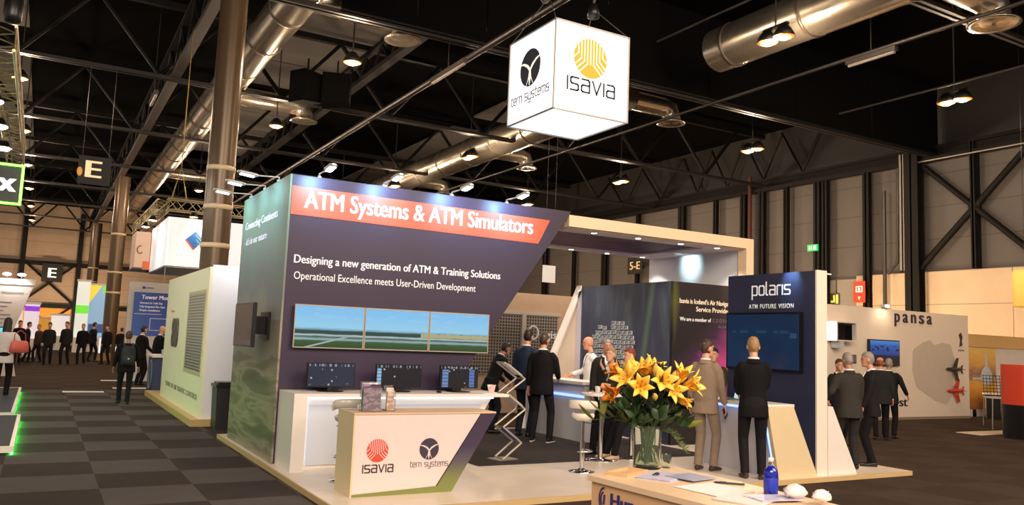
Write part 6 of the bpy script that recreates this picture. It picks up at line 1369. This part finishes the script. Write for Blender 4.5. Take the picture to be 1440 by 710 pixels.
NX0, NX1, NZ0, NZ1, NY = -2.4, -.50, 3.78, 4.52, 17.0
MB().box(NX0, NX1, NY, NY+.2, NZ0, NZ1).build('panel', mat('neon_panel', (20, 26, 22), .5), ns)
MB().tube([(NX0, NY-.02, NZ0+.02), (NX1-.02, NY-.02, NZ0+.02), (NX1-.02, NY-.02, NZ1-.02), (NX0, NY-.02, NZ1-.02)], .03, 8).build('neon_tube', mat('neon_green', (150, 255, 110), .4, emit=(110, 255, 70), es=4, var=0), ns)
text('frequentis x', 'lettering', (-.62, NY-.005, 4.02), (1, 0, 0), (0, 0, 1), 1.5, .28, mat('neon_white', (236, 244, 236), .5, emit=(236, 244, 236), es=.8, var=0), ns, .03, align='R') if False else text('x', 'lettering', (-.62, NY-.005, 4.02), (1, 0, 0), (0, 0, 1), .26, .36, mat('neon_white', (236, 244, 236), .5, emit=(236, 244, 236), es=.8, var=0), ns, .04, align='R')
MB().tube([(-.7, NY+.1, NZ1), (-.86, NY+.1, 5.45)], .012, 5).tube([(-2.2, NY+.1, NZ1), (-2.2, NY+.1, 9)], .012, 5).build('wire', M_STEEL, ns); settle(ns)
# ---- far left stand with text wall and screen
lt = thing('text_wall', 'pale exhibition wall with slanted right edge and grey text at the left edge', 'display wall')
M_TW = mat('text_wall_white', (226, 210, 196), .5)
MB().prism([(-5, 0), (-.55, 0), (-.80, 1.2), (-.30, 2.86), (-5, 2.86)], 'y', 30, 30.2).build('panel', M_TW, lt)
MB().box(-5, -.26, 29.95, 30.25, 2.86, 3.05).build('header', M_WHITE, lt)
for k in range(7): MB().box(-2.6, -.85-.1*(k % 3), 29.99, 29.999, 2.28-.13*k, 2.31-.13*k).build('text_line', M_TXTG, lt)
MB().box(-1.15, -.55, 29.99, 29.999, 2.57, 2.63).build('text_line', mat('text_pale_grey', (170, 160, 158), .5, var=0), lt); settle(lt)
t = thing('wall_television', 'bright blue wall television on the pale text wall', 'television'); MB().box(-2.0, -.82, 29.93, 30.0, .98, 1.52).build('housing', M_BEZEL, t); MB().box(-1.97, -.85, 29.925, 29.931, 1.05, 1.49).build('screen', mat('cyan_screen', (90, 190, 230), .3, emit=(90, 190, 230), es=1.0, var=.3, scale=4), t); settle(t)
for k, x in enumerate((-1.05, -.65)):
    t = thing('arm_spot', 'bright spotlight above the pale text wall, %s of two' % ('left' if k == 0 else 'right'), 'spotlight', (x, 29.8, 3.12)); MB().tube([(0, .15, -.05), (0, 0, .02)], .02, 6).build('arm', M_SPOTW, t); MB().sph((0, 0, .05), (.12, .08, .05)).build('lamp_head', M_SPOTE, t)
    lamp('arm_spot_light', 'SPOT', (0, -.12, 0), 16, (.95, .96, 1), .05, (0, .2, -.6), 110, .8, t)
# ---- far booths at the end of the aisle
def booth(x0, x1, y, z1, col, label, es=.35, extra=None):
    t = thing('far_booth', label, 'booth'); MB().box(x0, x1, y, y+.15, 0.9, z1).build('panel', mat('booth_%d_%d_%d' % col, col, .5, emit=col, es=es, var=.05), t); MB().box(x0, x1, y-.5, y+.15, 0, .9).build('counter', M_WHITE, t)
    MB().box(x0-.05, x1+.05, y-.05, y+.2, z1, z1+.12).build('header', M_WHITE, t)
    if extra: extra(t)
    return settle(t)
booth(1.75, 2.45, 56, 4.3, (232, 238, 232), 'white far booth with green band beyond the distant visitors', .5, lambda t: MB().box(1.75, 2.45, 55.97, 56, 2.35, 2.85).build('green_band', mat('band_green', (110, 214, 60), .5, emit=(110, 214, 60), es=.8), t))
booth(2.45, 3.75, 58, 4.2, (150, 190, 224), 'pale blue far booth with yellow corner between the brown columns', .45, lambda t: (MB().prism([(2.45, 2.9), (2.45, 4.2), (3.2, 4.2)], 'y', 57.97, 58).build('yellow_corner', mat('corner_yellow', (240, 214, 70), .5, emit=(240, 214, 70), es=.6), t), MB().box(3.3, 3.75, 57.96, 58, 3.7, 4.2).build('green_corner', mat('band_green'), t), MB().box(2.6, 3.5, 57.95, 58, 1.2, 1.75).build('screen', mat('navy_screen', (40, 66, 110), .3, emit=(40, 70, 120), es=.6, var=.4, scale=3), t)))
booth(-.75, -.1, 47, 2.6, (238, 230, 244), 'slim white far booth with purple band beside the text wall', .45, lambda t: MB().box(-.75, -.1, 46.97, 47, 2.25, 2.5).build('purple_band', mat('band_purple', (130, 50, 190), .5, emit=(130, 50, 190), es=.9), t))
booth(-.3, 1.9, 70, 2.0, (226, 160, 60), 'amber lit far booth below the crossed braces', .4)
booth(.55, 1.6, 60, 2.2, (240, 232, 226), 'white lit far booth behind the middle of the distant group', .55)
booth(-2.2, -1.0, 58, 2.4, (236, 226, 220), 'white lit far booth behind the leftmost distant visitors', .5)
for x, y, lb in ((-.2, 70.5, 'added warm fill lamp on the floor in front of the far wall, left'), (3.4, 71, 'added warm fill lamp on the floor in front of the far wall, right')):  # two more added lamps, these lift the far wall
    t = thing('fill_uplight', lb, 'lamp', (x, y, 0)); MB().lathe([(.01, 0), (.14, 0), (.14, .2), (.11, .24), (.01, .2)], (0, 0, 0), 16).build('housing', M_BLACK, t); MB().lathe([(.001, .212), (.10, .232), (.001, .24)], (0, 0, 0), 16).build('lens', M_GLOW, t)
    lamp('fill_beam', 'SPOT', (0, 0, .3), 1500, (1, .74, .48), .1, (0, 3, 3), 120, .9, t)
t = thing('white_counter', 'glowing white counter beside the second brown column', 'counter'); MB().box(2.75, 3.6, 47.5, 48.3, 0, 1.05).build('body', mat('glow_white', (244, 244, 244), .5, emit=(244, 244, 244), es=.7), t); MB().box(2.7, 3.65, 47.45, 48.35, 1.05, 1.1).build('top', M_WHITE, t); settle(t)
for x0, x1, y, lb in ((.62, 1.55, 23.2, 'white floor strip across the aisle carpet'), (1.75, 2.45, 28.0, 'white floor strip beyond the man with the backpack'), (1.85, 2.75, 24.6, 'white floor strip at the feet of the two men in black')):
    tag(MB().box(x0, x1, y, y+.42, .001, .006).rbox(((x0+x1)/2, y+.21, .007), (.05, .2, .003)).build('floor_strip', mat('tape_white', (236, 232, 224), .6)), lb, 'floor strip')

# ------------------------------------------------------------------ groups of repeats
GROUPS = {'hall_lamp': 'warm lamps under the roof', 'roof_truss': 'trusses under the roof', 'arm_spot': 'arm spotlights on the walls', 'lily': 'lilies in the glass vase', 'foliage_sprig': 'greenery in the glass vase', 'desktop_monitor': 'monitors on the lit counter', 'bar_stool': 'bar stools on the stand', 'wall_post': 'posts on the side wall', 'fill_uplight': 'added fill lamps on the hall floor', 'truss_floodlight': 'floodlights on the stand trusses', 'column': 'columns along the aisle', 'air_duct': 'air ducts under the roof', 'tube_lamp': 'tube lamps under the roof', 'far_booth': 'booths at the end of the aisle', 'lit_platform': 'green lit platforms', 'floor_strip': 'white strips on the aisle floor', 'chain_hoist': 'hoists over the light box', 'ceiling_pipe': 'pipes under the roof', 'wall_brace': 'braces on the side wall', 'leaflet_holder': 'leaflet holders on the logo counter', 'aeroplane_model': 'aeroplane models on the cream wall', 'crumpled_tissue': 'tissues on the desk', 'box_truss': 'aluminium stand trusses', 'paper_stack': 'papers on the desk', 'brochure_stack': 'brochures on the desk'}
for o in list(COL.objects):
    if o.parent is None and o.get('label') and not o.get('group'):
        b_ = o.name.split('.')[0]
        if b_ in GROUPS: o['group'] = GROUPS[b_]
        elif b_ == 'person' and 'istant' in o['label']: o['group'] = 'visitors far down the aisle'
        elif b_ == 'wall_television' and 'airfield' in o['label']: o['group'] = 'airfield televisions on the display wall'
